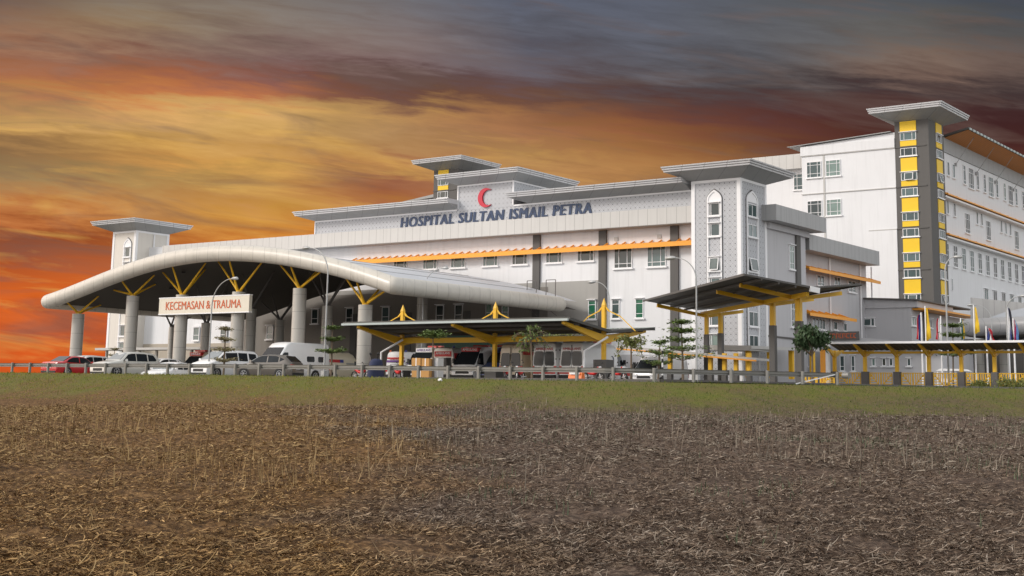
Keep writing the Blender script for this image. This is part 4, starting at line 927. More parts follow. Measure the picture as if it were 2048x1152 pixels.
m = MB().box(xs_[0]-1, wx1, yw-1.2, yw+1.6, 0.0, gz).build('walkway_kerb', MT['concrete'], WK)
kk = MB()
for i in range(26):
    if i % 2 == 0: kk.box(xs_[3]-0.6+i*0.5, xs_[3]-0.1+i*0.5, yw-1.23, yw-1.2, 0.0, gz+0.01)
kk.build('painted_kerb_marks', MT['trim'], WK)
# yellow railing panels between the posts
def railing(xc, w, yy, z0, h, parent=None):
    m = MB(); t = 0.055; x0 = xc-w/2; x1 = xc+w/2
    def bar(a, b): m.bar((a[0], yy, z0+a[1]), (b[0], yy, z0+b[1]), t, t)
    bar((x0, 0.04), (x1, 0.04)); bar((x0, h), (x1, h))
    for xx in (x0, xc-0.02, xc+0.02, x1): bar((xx, 0), (xx, h))
    for s in (-1, 1):
        ce = xc+s*0.03; ed = xc+s*w/2; bar((ce, 0.10), (ed, h-0.05))
        for k in range(1, 5):
            f = k/5; xx = ce+(ed-ce)*f; zz = 0.10+(h-0.15)*f
            bar((xx, zz), (xx, h)) if k < 5 else None; bar((xx, zz), (ed, zz))
    return m
RWD = [(xs_[i]+0.30+0.85, 1.45) for i in range(6)]
first = None
names = ['leftmost whole yellow railing panel of the walkway, beside the end of the guardrail', 'yellow railing panel in the second walkway bay from the left', 'yellow railing panel in the third walkway bay, under the trailing flag poles', 'yellow railing panel with the white canopy frame behind it', 'yellow railing panel with yellow shrubs growing against it', 'yellow railing panel cut by the right edge of the picture']
for i, (xc, w) in enumerate(RWD):
    o = railing(0, w, 0, 0, 0.95).build('railing_panel', MT['yellow'], None) if first is None else first.copy()
    if first is None: first = o
    else: COL.objects.link(o)
    o.location = ((xs_[i]+xs_[i+1])/2, yw-0.05, gz); tag(o, names[i], 'railing', 'yellow railing panels of the walkway')
p = atd(1633, 763, 80); o = first.copy(); COL.objects.link(o); o.location = (p[0], p[1], 0.02); o.scale = (1.5, 1, 0.75); tag(o, 'low yellow railing behind the brace at the guardrail end', 'railing', 'yellow railing panels of the walkway')

# ------------------------------------------------------------------ small link shelters in front of the tower
LS = thing('link_walkway', 'low pale flat-roofed walkway with yellow posts at the foot of the lattice tower', 'walkway', (-44, 88, 0))
y1_ = 88.5
def slab(name, p0, p1, th, dep, Y_, m_, root):
    a = onY(*p0, Y_); b = onY(*p1, Y_); mm = MB()
    mm.add([(a[0], Y_, a[2]-th), (b[0], Y_, b[2]-th), (b[0], Y_+dep, b[2]-th), (a[0], Y_+dep, a[2]-th), (a[0], Y_, a[2]), (b[0], Y_, b[2]), (b[0], Y_+dep, b[2]), (a[0], Y_+dep, a[2])],
           [(0, 3, 2, 1), (4, 5, 6, 7), (0, 1, 5, 4), (1, 2, 6, 5), (2, 3, 7, 6), (3, 0, 4, 7)]); return mm.build(name, m_, root)
slab('roof', (1232, 691), (1512, 716), 0.16, 2.2, 84.0, MT['lgrey'], LS)
slab('roof_fascia', (1232, 696), (1512, 720), 0.10, 0.06, 83.9, MT['orange'], LS)
for px in (1340, 1421, 1449, 1472, 1498): 
    q = onY(px, 735, 84.6); MB().box(q[0]-0.13, q[0]+0.13, 84.5, 84.75, 1.0, 2.35).build('post', MT['yellow'], LS)
    MB().box(q[0]-0.17, q[0]+0.17, 84.46, 84.79, 0, 1.0).build('post_base', MT['dgrey'], LS)
LT = thing('side_walkway', 'pale low walkway roof running from the tower foot towards the right building', 'walkway', (-38, 88, 0))
slab('roof', (1418, 690), (1500, 691), 0.35, 3.0, 88.0, MT['lgrey'], LT)
a = onY(1500, 691, 88.0); b_ = atd(1640, 699, 104)
mm = MB().bar((a[0], a[1], a[2]-0.12), (b_[0], b_[1], b_[2]-0.05), 0.2, 0.22); mm.build('roof_edge', MT['lgrey'], LT)
for px, D in ((1497, 97), (1540, 99), (1583, 101), (1625, 103)):
    q = atd(px, 735, D); MB().box(q[0]-0.16, q[0]+0.16, q[1]-0.16, q[1]+0.16, 0.8, 3.0).build('post', MT['yellow'], LT)
MB().add([(a[0], a[1], a[2]-0.05), (b_[0], b_[1], b_[2]), (b_[0]-2.2, b_[1]+0.5, b_[2]+0.12), (a[0]-2.2, a[1]+2.5, a[2]+0.1), (a[0], a[1], a[2]-0.2), (b_[0], b_[1], b_[2]-0.15), (b_[0]-2.2, b_[1]+0.5, b_[2]-0.03), (a[0]-2.2, a[1]+2.5, a[2]-0.05)], [(0, 1, 2, 3), (7, 6, 5, 4), (0, 4, 5, 1), (2, 6, 7, 3)]).build('roof', MT['lgrey'], LT)
# low grey blocks at the foot of the side wing and beyond
GB = thing('service_building', 'low grey service building with narrow windows behind the covered walkway', 'building', (-40, 108, 0))
yg = 104.5; g0 = onY(1700, 760, yg)[0]; g1 = onY(1885, 760, yg)[0]
MB().box(g0, g1, yg, 112, 0, 3.6).build('wall', MT['grey'], GB)
rz0 = onY(1652, 669, yg)[2]; rz1 = onY(1830, 690, yg)[2]; gx0 = onY(1652, 669, yg)[0]
MB().prism([(gx0, rz0-0.5), (g1, rz1-0.45), (g1, rz1), (gx0, rz0)], 'y', yg-0.9, 112).build('roof', MT['grey'], GB)
for x0, x1 in ((1680, 1690), (1702, 1711)): win_px(GB, 'A', yg-0.02, x0, 712, x1, 742, rows=(0.3,), hood=True)
for x0, x1 in ((1744, 1751), (1764, 1773), (1778, 1787), (1815, 1822)): win_px(GB, 'A', yg-0.02, x0, 717, x1, 732, hood=True)
win_px(GB, 'A', yg-0.02, 1604, 706, 1615, 732, sill=True)
SR = thing('shop_sign', 'dark panel with small red characters above the walkway roof', 'sign', (-40, 100, 4))
q0 = onY(1656, 680, 103.4); q1 = onY(1718, 669, 103.4)
MB().box(q0[0], q1[0], 103.4, 103.5, q0[2], q1[2]+0.25).build('board', MT['concrete'], SR)
# two upright panels by the walkway end
UP = thing('totem_sign', 'upright sign pillar with an orange face and pale lettered edge by the guardrail end', 'sign', (-30, 80, 0))
q0 = onY(1641, 746, 84); q1 = onY(1650, 668, 84); q2 = onY(1656, 668, 84)
MB().box(q0[0], q1[0], 84, 84.3, 0, q1[2]-1.0).build('orange_face', MT['orange'], UP)
MB().box(q1[0]+0.003, q2[0], 84, 84.3, 0, q1[2]).build('pale_edge', MT['trim'], UP)

# ------------------------------------------------------------------ second curved canopy at far right
MT['tube2'] = mat('grey_tube_cladding', (0.34, 0.34, 0.345), 0.38, var=0.06, joints=(1.22, 0.03, 0)); MT['vroof2'] = mat('pale_blue_grey_roof', (0.36, 0.38, 0.41), 0.45, var=0.05)
RC = thing('rear_curved_canopy', 'curved silver canopy edge at the far right behind the flags', 'canopy', (-25, 112, 0))
YQ = 112.0; L0 = onY(1925, 655, YQ); R0_ = onY(2130, 648, YQ)
MB().tube([tuple(L0+np.array([-0.9, 2.0, -0.1])), tuple(L0+np.array([-0.2, 0.6, 0])), tuple(L0+np.array([0.8, 0, 0])), tuple(R0_)], [0.3, 0.55, 0.72, 0.72], 18).build('front_edge_tube', MT['tube2'], RC, smooth=True)
gp = [onY(1941, 595, YQ+1.5), onY(2130, 614, YQ+1.5), onY(2130, 650, YQ+1.5), onY(1941, 648, YQ+1.5)]
MB().add([tuple(p) for p in gp]+[tuple(p+np.array([0, 0.3, 0])) for p in gp], [(0, 1, 2, 3), (7, 6, 5, 4), (0, 4, 5, 1), (1, 5, 6, 2), (2, 6, 7, 3), (3, 7, 4, 0)]).build('parapet_wall', MT['clad_g'], RC)
gp = [onY(1960, 642, YQ+0.4), onY(2010, 624, YQ+1.2), onY(2060, 613, YQ+1.4), onY(2130, 606, YQ+1.4), onY(2130, 650, YQ+0.2), onY(1960, 650, YQ+0.2)]
MB().add([tuple(p) for p in gp], [(0, 1, 2, 3, 4, 5)]).build('roof_skin', MT['vroof2'], RC)
cz = L0[2]-0.6
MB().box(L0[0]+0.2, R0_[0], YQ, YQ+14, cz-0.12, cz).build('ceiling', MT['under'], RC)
MB().box(L0[0]-4.5, R0_[0], YQ+14.05, YQ+14.4, 0, cz+0.3).build('back_wall', MT['dgrey'], RC)
for i in range(4): q = onY(1960+i*48, 720, YQ+5); MB().tube([(q[0], YQ+5, 0), (q[0], YQ+5, cz-0.12)], 0.35, 16).build('column', MT['column'], RC, smooth=True)
MB().box(onY(1830, 760, 110)[0], R0_[0], 109.5, 110, 0, 1.0).build('low_wall', MT['dgrey'], RC)

rng = random.Random(5); m = MB(); u = q0[0]+0.0
_a = onY(1658, 678, 103.4); _b = onY(1716, 677, 103.4); u = _a[0]
while u < _b[0]-0.2:
    w_ = rng.uniform(0.14, 0.24); m.box(u, u+0.05, 103.36, 103.40, _a[2]+0.05, _a[2]+0.42); m.box(u+0.055, u+w_, 103.365, 103.40, _a[2]+0.36, _a[2]+0.42)
    if rng.random() < .6: m.box(u+0.055, u+w_, 103.366, 103.40, _a[2]+0.05, _a[2]+0.11)
    else: m.box(u+w_-0.04, u+w_, 103.367, 103.40, _a[2]+0.12, _a[2]+0.355)
    u += w_+0.09
m.build('red_characters', MT['sred'], SR)

# ------------------------------------------------------------------ vehicles
def paint(name, c, metal=0.0): return mat(name, c, 0.32, metal, var=0.05, scale=1.2, coat=0.6)
PW = paint('white_car_paint', (0.86, 0.86, 0.86)); PR = paint('red_car_paint', (0.55, 0.015, 0.02), 0.0); PG = paint('charcoal_car_paint', (0.13, 0.115, 0.10), 0.2)
PB = paint('beige_van_paint', (0.62, 0.50, 0.34)); PS = paint('silver_white_paint', (0.62, 0.61, 0.57), 0.2); PBL = paint('blue_van_paint', (0.02, 0.06, 0.24)); PBG = paint('cream_van_paint', (0.70, 0.62, 0.46))
carglass = mat('car_glass', (0.02, 0.024, 0.028), 0.1, var=0.3, spec=0.35); ltint = mat('pale_windscreen', (0.22, 0.24, 0.25), 0.08, var=0.3, spec=0.8)
tyre_m = mat('tyre_rubber', (0.02, 0.02, 0.02), 0.85); rim_m = mat('alloy_rim', (0.55, 0.55, 0.56), 0.3, 0.6); tail_m = mat('tail_light_red', (0.55, 0.01, 0.01), 0.2, spec=0.8); head_m = mat('headlight_glass', (0.75, 0.76, 0.78), 0.12, spec=0.8)
redv = mat('red_marking', (0.58, 0.02, 0.02), 0.4); bluev = mat('blue_marking', (0.03, 0.05, 0.30), 0.4); purp = mat('purple_marking', (0.16, 0.07, 0.28), 0.4); greyv = mat('grey_marking', (0.35, 0.34, 0.32), 0.5)
plastic = mat('black_plastic', (0.025, 0.025, 0.025), 0.6)
def hwf(z, W, prof): return W/2*np.interp(z, [p[0] for p in prof], [p[1] for p in prof])
CARP = [(0.15, 0.88), (0.35, 0.97), (0.6, 1.0), (0.9, 0.965), (1.2, 0.86), (1.45, 0.76), (1.8, 0.70)]
VANP = [(0.2, 0.92), (0.5, 1.0), (1.2, 1.0), (1.7, 0.96), (2.2, 0.90), (2.6, 0.83)]
def body_mesh(L, W, tops, prof, zb=0.22):
    """tops: (t, z) along the length, nose at -Y"""
    st = []
    for (t, z) in tops: st.append((-L/2+t*L, z))
    nz = 9; vs = []; n = 0
    for (y_, zt) in st:
        ring = []
        lv = [zb+(zt-zb)*f for f in (0, 0.12, 0.3, 0.5, 0.68, 0.82, 0.92, 0.975)]
        endf = 1.0
        e = min((y_+L/2)/0.35, (L/2-y_)/0.25, 1); endf = 0.90+0.10*math.sin(max(e, 0)*math.pi/2)
        for z in lv: ring.append((hwf(z, W, prof)*endf*(0.985 if z == lv[-1] else 1), z))
        hw = ring[-1][0]; ring[-1] = (hw*0.97, lv[-1]); ring.append((hw*0.86, zt)); ring.append((hw*0.45, zt+0.02)); 
        full = [(x_, z) for x_, z in ring]+[(0, zt+0.028)]+[(-x_, z) for x_, z in ring[::-1]]
        for x_, z in full: vs.append((x_, y_, z))
        n = len(full)
    fs = []
    for i in range(len(st)-1):
        for k in range(n): fs.append((i*n+k, i*n+(k+1) % n, (i+1)*n+(k+1) % n, (i+1)*n+k))
    fs.append(tuple(range(n))); fs.append(tuple((len(st)-1)*n+k for k in range(n-1, -1, -1)))
    return MB().add(vs, fs)
def side_patch(poly, W, prof, side, off=0.012):
    # subdivide polygon edges vertically enough: polygon projected to the body side
    vs = [(side*(float(hwf(z, W, prof))+off), y_, z) for (y_, z) in poly]
    vs += [(side*(float(hwf(z, W, prof))+off-0.02), y_, z) for (y_, z) in poly]; n = len(poly)
    return vs, [tuple(range(n))]+[(i, (i+1) % n, n+(i+1) % n, n+i) for i in range(n)]
def wheels(root, W, ys, r=0.33, rimm=None):
    for y_ in ys:
        for s in (-1, 1):
            w = MB().tube([(s*(W/2-0.20), y_, r), (s*(W/2-0.19), y_, r), (s*(W/2+0.0), y_, r), (s*(W/2+0.01), y_, r)], [r*0.9, r, r, r*0.88], 24).build('wheel', tyre_m, root, smooth=True)
            m = MB(); x_ = s*(W/2+0.014); m.tube([(x_-s*0.02, y_, r), (x_, y_, r)], r*0.18, 12)
            for k in range(6):
                a = k*math.pi/3; m.bar((x_-s*.005, y_, r), (x_-s*.005, y_+math.cos(a)*r*0.62, r+math.sin(a)*r*0.62), 0.02, 0.09, up=(1, 0, 0))
            m.tube([(x_-s*0.015, y_+math.cos(k*math.pi/8)*r*0.62, r+math.sin(k*math.pi/8)*r*0.62) for k in range(17)], 0.02, 6, cap=False)
            m.build('rim', rimm or rim_m, w)
            a = MB().tube([(s*(W/2-0.25), y_, r), (s*(W/2+0.004), y_, r)], r*1.16, 24); a.build('wheel_arch', plastic, root, smooth=True)
def rrect(y0, y1, z0, z1, c=0.07): return [(y0+c, z0), (y1-c, z0), (y1, z0+c), (y1, z1-c), (y1-c, z1), (y0+c, z1), (y0, z1-c), (y0, z0+c)]
def txt(body, m_, root, cx, y_, z0, z1, w, name='lettering', yaw=0, th=0.012):
    """text on a vehicle: yaw 0 faces -Y (at y_), 1 faces +Y, 2 faces +X side (cx = y centre, y_ = x position)"""
    me = text_mesh(body, name, 0, 0.035)
    co = np.array([v.co[:] for v in me.vertices]); mn = co.min(0); mx = co.max(0)
    for v, c in zip(me.vertices, co):
        u = (c[0]-mn[0])/(mx[0]-mn[0])*w-w/2; z = z0+(c[1]-mn[1])/(mx[1]-mn[1])*(z1-z0)
        th_ = th*(0.3+0.7*(c[2]-mn[2])/(mx[2]-mn[2])); v.co = (cx+u, y_-th_, z) if yaw == 0 else ((cx-u, y_+th_, z) if yaw == 1 else (y_+th_, cx+u, z))
    me.materials.append(m_); me.name = name; o = bpy.data.objects.new(name, me); COL.objects.link(o); o.parent = root; return o
def car(kind, pm, label, loc, rz, wm_=None, cat='car', group='cars parked behind the guardrail'):
    t = thing('parked_car', label, cat, loc, rz or 1e-5, group)
    if kind == 'suv':
        L_, W_, H_ = 4.75, 1.86, 1.78
        tops = [(0, .62), (.01, .82), (.05, .98), (.12, 1.05), (.24, 1.14), (.28, 1.22), (.40, 1.66), (.46, 1.74), (.60, 1.78), (.85, 1.73), (.93, 1.62), (.985, 1.15), (1.0, .7)]
        prof = [(z*1.12, w) for z, w in CARP]; wy = (.19, .79); belt = 1.10; r = .38
        sidew = [[(.30, 1.13), (.405, 1.58), (.47, 1.64), (.535, 1.65), (.535, 1.13)], [(.55, 1.13), (.55, 1.65), (.70, 1.65), (.74, 1.62), (.74, 1.14)], [(.76, 1.15), (.76, 1.62), (.86, 1.57), (.91, 1.25), (.88, 1.17)]]; cowl, roof = (.275, 1.20), (.405, 1.665); rear = ((.925, 1.60), (.98, 1.2))
    elif kind == 'mpv':
        L_, W_, H_ = 4.6, 1.83, 1.85
        tops = [(0, .6), (.01, .85), (.04, .98), (.14, 1.12), (.18, 1.2), (.34, 1.72), (.40, 1.82), (.6, 1.86), (.93, 1.84), (.98, 1.7), (.995, 1.2), (1, .6)]
        prof = [(z*1.14, w) for z, w in CARP]; wy = (.17, .77); r = .34
        sidew = [[(.20, 1.17), (.335, 1.62), (.335, 1.17)], [(.355, 1.17), (.36, 1.66), (.58, 1.70), (.58, 1.17)], [(.60, 1.17), (.60, 1.70), (.77, 1.70), (.77, 1.17)], [(.80, 1.18), (.80, 1.69), (.94, 1.66), (.95, 1.2)]]; cowl, roof = (.175, 1.2), (.345, 1.73); rear = ((.975, 1.70), (.993, 1.2))
    elif kind == 'sedan':
        L_, W_, H_ = 4.5, 1.74, 1.46
        tops = [(0, .5), (.01, .68), (.06, .78), (.22, .92), (.26, .96), (.37, 1.30), (.43, 1.41), (.55, 1.46), (.68, 1.42), (.84, 1.08), (.88, 1.04), (.98, 1.0), (.995, .85), (1, .5)]
        prof = CARP; wy = (.18, .78); r = .31
        sidew = [[(.29, .98), (.385, 1.27), (.44, 1.35), (.53, 1.38), (.53, .98)], [(.55, .98), (.55, 1.38), (.66, 1.36), (.76, 1.20), (.80, 1.02)]]; cowl, roof = (.255, .955), (.385, 1.34); rear = ((.69, 1.40), (.845, 1.07))
    else:  # hatch
        L_, W_, H_ = 4.2, 1.74, 1.52
        tops = [(0, .5), (.01, .70), (.06, .84), (.22, .98), (.26, 1.02), (.40, 1.38), (.46, 1.48), (.6, 1.53), (.80, 1.47), (.86, 1.40), (.97, 1.05), (.99, .9), (1, .5)]
        prof = CARP; wy = (.19, .80); r = .32
        sidew = [[(.29, 1.03), (.41, 1.35), (.47, 1.42), (.56, 1.44), (.56, 1.03)], [(.58, 1.03), (.58, 1.44), (.72, 1.42), (.76, 1.35), (.76, 1.05)], [(.78, 1.08), (.78, 1.36), (.86, 1.22)]]; cowl, roof = (.255, 1.01), (.41, 1.41); rear = ((.865, 1.40), (.965, 1.07))
    body_mesh(L_, W_, tops, prof).build('body', pm, t, smooth=True)
    for s in (-1, 1):
        for w in sidew:
            vs, fs = side_patch([(-L_/2+a*L_, z) for a, z in w], W_, prof, s); MB().add(vs, fs).build('side_window', carglass, t)
        MB().tube([(s*(W_/2-0.02), -L_/2+(sidew[0][0][0]+.03)*L_, sidew[0][0][1]+0.02), (s*(W_/2+0.16), -L_/2+(sidew[0][0][0]+.025)*L_, sidew[0][0][1]+0.05)], [0.05, 0.10], 10).build('mirror', pm, t, smooth=True)
        MB().box(s*(W_/2-0.30)-0.16, s*(W_/2-0.30)+0.16, -L_/2-0.02, -L_/2+0.12, 0.62*H_/1.5, 0.74*H_/1.5).build('headlight', head_m, t)
        MB().box(s*(W_/2-0.20)-0.14, s*(W_/2-0.20)+0.14, L_/2-0.20, L_/2+0.015, 0.72*H_/1.5, 0.90*H_/1.5).build('tail_light', tail_m, t)
    def glass(p, q, nm, mm):
        ya, za = -L_/2+p[0]*L_, p[1]; yb, zb = -L_/2+q[0]*L_, q[1]; wa = float(hwf(za, W_, prof))*0.84; wb2 = float(hwf(zb, W_, prof))*0.82; o = 0.03
        MB().add([(-wa, ya, za+o+0.02), (wa, ya, za+o+0.02), (wb2, yb, zb+o), (-wb2, yb, zb+o), (-wa, ya, za-.02), (wa, ya, za-.02), (wb2, yb, zb-0.02), (-wb2, yb, zb-0.02)], [(0, 1, 2, 3), (4, 7, 6, 5), (0, 4, 5, 1), (1, 5, 6, 2), (2, 6, 7, 3), (3, 7, 4, 0)]).build(nm, mm, t)
    glass(cowl, roof, 'windscreen', ltint); glass(rear[0], rear[1], 'rear_window', carglass)
    MB().box(-W_*0.26, W_*0.26, -L_/2-0.015, -L_/2+0.05, 0.42, 0.60).build('grille', plastic, t)
    MB().box(-W_*0.42, W_*0.42, -L_/2-0.03, -L_/2+0.10, 0.24, 0.36).build('front_bumper', plastic, t)
    MB().box(-W_*0.42, W_*0.42, L_/2-0.10, L_/2+0.03, 0.26, 0.40).build('rear_bumper', plastic, t)
    MB().box(-0.24, 0.24, L_/2, L_/2+0.022, 0.62, 0.73).build('number_plate', MT['trim'], t)
    wheels(t, W_, [-L_/2+a*L_ for a in wy], r, wm_)
    return t
def van(pm, label, loc, rz, H_=2.55, L_=5.8, rear='doors', markings=None, cat='ambulance', group='ambulances parked under the shelter', name='ambulance', side_glass=(), front='slope', lights=True, sidemark=None, W_=1.98):
    t = thing(name, label, cat, loc, rz or 1e-5, group); k = H_/2.6; prof = [(z*k, w) for z, w in VANP]
    if front == 'hiace': tops = [(0, .55), (.008, .95), (.03, 1.15), (.07, 1.3), (.17, H_-.28), (.21, H_-.08), (.27, H_), (.97, H_), (.99, H_-.08), (1, H_*.5), (1, .4)]
    else: tops = [(0, .55), (.01, .85), (.05, 1.05), (.15, 1.25), (.175, 1.35), (.29, H_-.38), (.34, H_-.1), (.40, H_), (.97, H_), (.99, H_-.06), (1, H_*.5), (1, .4)]
    body_mesh(L_, W_, tops, prof, 0.28).build('body', pm, t, smooth=True)
    fy = -L_/2; ry = L_/2
    cw, rf = ((.035, 1.17), (.168, H_-.30)) if front == 'hiace' else ((.17, 1.34), (.285, H_-.42))
    wa = float(hwf(cw[1], W_, prof))*0.86; wb2 = float(hwf(rf[1], W_, prof))*0.86
    MB().add([(-wa, fy+cw[0]*L_, cw[1]+.05), (wa, fy+cw[0]*L_, cw[1]+.05), (wb2, fy+rf[0]*L_, rf[1]+.05), (-wb2, fy+rf[0]*L_, rf[1]+.05), (-wa, fy+cw[0]*L_+.1, cw[1]-.1), (wa, fy+cw[0]*L_+.1, cw[1]-.1), (wb2, fy+rf[0]*L_+.1, rf[1]-.1), (-wb2, fy+rf[0]*L_+.1, rf[1]-.1)], [(0, 1, 2, 3), (4, 7, 6, 5), (0, 4, 5, 1), (1, 5, 6, 2), (2, 6, 7, 3), (3, 7, 4, 0)]).build('windscreen', carglass, t)
    for s in (-1, 1):
        a0, a1 = (cw[0]+.03, .20) if front == 'hiace' else (.20, .33)
        zt = 1.88*k if front != 'hiace' else H_-.42
        vs, fs = side_patch([(fy+(a0+.0)*L_, 1.25), (fy+(a0+.05)*L_, zt-.1), (fy+(a0+.075)*L_, zt), (fy+a1*L_, zt), (fy+a1*L_, 1.2)], W_, prof, s); MB().add(vs, fs).build('cab_window', carglass, t)
        for (p, q, z0, z1) in side_glass: vs, fs = side_patch(rrect(fy+p*L_, fy+q*L_, z0, z1), W_, prof, s); MB().add(vs, fs).build('side_window', carglass, t)
        MB().box(s*(W_/2-0.16)-0.09, s*(W_/2-0.16)+0.09, ry-0.06, ry+0.02, 0.75, 1.12).build('tail_light', tail_m, t)
        MB().box(s*(W_/2-0.30)-0.16, s*(W_/2-0.30)+0.16, fy-0.02, fy+0.10, 0.72, 0.9).build('headlight', head_m, t)
        MB().box(s*(W_/2+0.10)-0.08, s*(W_/2+0.10)+0.08, fy+(a0+.02)*L_-.05, fy+(a0+.02)*L_+.05, 1.3, 1.62).build('mirror', plastic, t)
    if rear == 'doors':
        for s in (-1, 1):
            x0, x1 = sorted((s*0.06, s*W_*0.40)); xt = s*W_*0.36; z0, z1 = 1.12*k, 2.02*k; yy = ry+0.004
            p = [(x0 if s > 0 else x1, z0+.0)]; poly = rrect(x0, x1, z0, z1, 0.09)
            poly = [(x_ if abs(x_) < 0.3 else x_*(1-(z-z0)/(z1-z0)*0.10), z) for x_, z in poly]; n = len(poly)
            MB().add([(x_, yy+0.02, z) for x_, z in poly]+[(x_, yy-0.05, z) for x_, z in poly], [tuple(range(n))]+[(i, (i+1) % n, n+(i+1) % n, n+i) for i in range(n)]).build('rear_window', carglass, t)
        MB().box(-0.012, 0.012, ry-0.02, ry+0.012, 0.6, H_-.2).build('door_seam', plastic, t)
        for s in (-1, 1):
            for z_ in (0.9, 1.5*k, 2.05*k): MB().box(s*W_*0.455-0.03, s*W_*0.455+0.03, ry-0.04, ry+0.02, z_, z_+0.07).build('door_hinge', plastic, t)
    elif rear == 'hatch':
        poly = [(-W_*.40, 1.2*k), (W_*.40, 1.2*k), (W_*.36, 1.85*k), (-W_*.36, 1.85*k)]
        MB().add([(x_, ry+0.02, z) for x_, z in poly]+[(x_, ry-0.05, z) for x_, z in poly], [(0, 1, 2, 3), (0, 4, 5, 1), (1, 5, 6, 2), (2, 6, 7, 3), (3, 7, 4, 0)]).build('rear_window', carglass, t)
    MB().box(-W_*.46, W_*.46, ry-0.02, ry+0.10, 0.36, 0.56).build('rear_bumper', plastic, t)
    MB().box(-W_*.46, W_*.46, fy-0.06, fy+0.10, 0.30, 0.52).build('front_bumper', plastic, t)
    MB().box(-W_*.28, W_*.28, fy-0.012, fy+0.08, 0.6, 0.8).build('grille', plastic, t)
    if lights:
        MB().box(-0.62, 0.62, fy+.36*L_, fy+.36*L_+0.28, H_+0.03, H_+0.16).build('light_bar', tail_m, t)
        for s in (-1, 1): MB().tube([(s*0.72, ry-0.25, H_-0.02), (s*0.72, ry-0.25, H_+0.12)], 0.07, 10).build('beacon', MT['sred'] if s > 0 else bluev, t)
    if markings: markings(t, ry, fy, H_, W_, k, prof)
    wheels(t, W_, [fy+.17*L_, fy+.76*L_], 0.35); return t
def stripe(t, side, y0, y1, z0, z1, m_, W_, prof, nm='stripe', off=0.006):
    vs, fs = side_patch([(y0, z0), (y1, z0), (y1, z1), (y0, z1)], W_, prof, side, off); MB().add(vs, fs).build(nm, m_, t)
def end_panel(t, y_, x0, x1, z0, z1, m_, nm='stripe', sgn=1): MB().box(x0, x1, min(y_, y_+sgn*0.012), max(y_, y_+sgn*0.012), z0, z1).build(nm, m_, t)
def mk_white(t, ry, fy, H_, W_, k, prof):
    txt('AMBULANS', redv, t, 0, ry+0.003, 2.09*k, 2.25*k, 1.35, yaw=1)
    end_panel(t, ry+0.0, -W_*.44, W_*.44, 0.62, 0.80, redv); MB().box(-0.1, 0.1, ry+.02, ry+.032, 0.84, 0.95).build('number_plate', plastic, t)
    for s in (-1, 1):
        stripe(t, s, fy+.25, ry-.1, 0.62, 0.80, redv, W_, prof); end_panel(t, ry+.0, s*W_*.24-.09, s*W_*.24+.09, 1.72*k, 1.90*k, MT['trim'], 'sticker')
    m = MB(); c = fy+.44*5.8; zc = 1.62*k; pts = []
    for i in range(17): a = math.radians(60+i*240/16); pts.append((c+0.21*math.cos(a), zc+0.21*math.sin(a)))
    inn = []
    for i in range(17): a = math.radians(60+i*240/16); inn.append((c+0.07+0.165*math.cos(math.radians(75+i*210/16)), zc+0.165*math.sin(math.radians(75+i*210/16))))
    for s in (-1, 1):
        x_ = lambda z: s*(float(hwf(z, W_, prof))+0.012)
        vs = [(x_(z), y_, z) for y_, z in pts+inn]; MB().add(vs, [(i, i+1, 18+i, 17+i) for i in range(16)]).build('crescent_emblem', MT['navy'], t, fixn=False)
def mk_beige(t, ry, fy, H_, W_, k, prof):
    for s in (-1, 1):
        stripe(t, s, fy+1.9, ry-.1, 1.9*k, 2.12*k, redv, W_, prof); stripe(t, s, fy+1.2, fy+2.6, 1.05, 1.18, greyv, W_, prof)
def mk_redband(t, ry, fy, H_, W_, k, prof):
    end_panel(t, ry, -W_*.37, W_*.37, 1.93*k, 2.32*k, redv); txt('AMBULANS', MT['trim'], t, 0, ry+0.013, 2.1*k, 2.25*k, 1.2, yaw=1); 
    for s in (-1, 1): stripe(t, s, fy+2, ry-.1, 1.8*k, 2.2*k, redv, W_, prof)
def mk_purple(t, ry, fy, H_, W_, k, prof):
    end_panel(t, ry, -W_*.42, W_*.42, 1.70*k, 1.88*k, purp); end_panel(t, ry, -W_*.40, W_*.40, 2.0*k, 2.12*k, redv); txt('AMBULANS', redv, t, 0, ry+0.003, 1.9*k, 1.99*k, 1.1, yaw=1)
    for i in range(3): end_panel(t, ry, -0.5, 0.5, 1.1+i*.14, 1.14+i*.14, greyv)
    for s in (-1, 1): stripe(t, s, fy+2, ry-.1, 1.55*k, 1.75*k, purp, W_, prof)
def mk_front(colr):
    def f(t, ry, fy, H_, W_, k, prof):
        yh = fy+(0.145 if 'cream' not in t['label'] else 0.27)*(ry-fy); z0, z1 = H_-.33, H_-.05
        MB().box(-0.70, 0.70, yh, yh+0.5, z0, z1).build('header_panel', colr if colr is redv else MT['trim'], t)
        txt('AMBULANS', MT['trim'] if colr is redv else colr, t, 0, yh-0.002, z0+.06, z1-.05, 1.2, yaw=0)
        for s in (-1, 1): stripe(t, s, fy+2.0, ry-.1, 0.95, 1.15, colr, W_, prof)
    return f
def mk_side(t, ry, fy, H_, W_, k, prof):
    for s in (-1, 1):
        stripe(t, s, ry-2.6, ry-.05, 1.85*k, 2.3*k, redv, W_, prof); stripe(t, s, ry-2.6, ry-.05, 0.8, 1.25*k, bluev, W_, prof)
def mk_cream(t, ry, fy, H_, W_, k, prof):
    for s in (-1, 1):
        stripe(t, s, ry-1.9, ry-.05, 1.72*k, 1.98*k, redv, W_, prof); stripe(t, s, ry-2.3, ry-1.9, 1.72*k, 1.98*k, bluev, W_, prof); stripe(t, s, ry-3.7, ry-2.6, 1.32, 1.46, greyv, W_, prof)
def gx(px, Y_): return float(onY(px, 745, Y_)[0])
PI = math.pi
def cp(px, Y_): return (float(onY(px, 735, Y_)[0]), Y_, 0.02)      # body centre
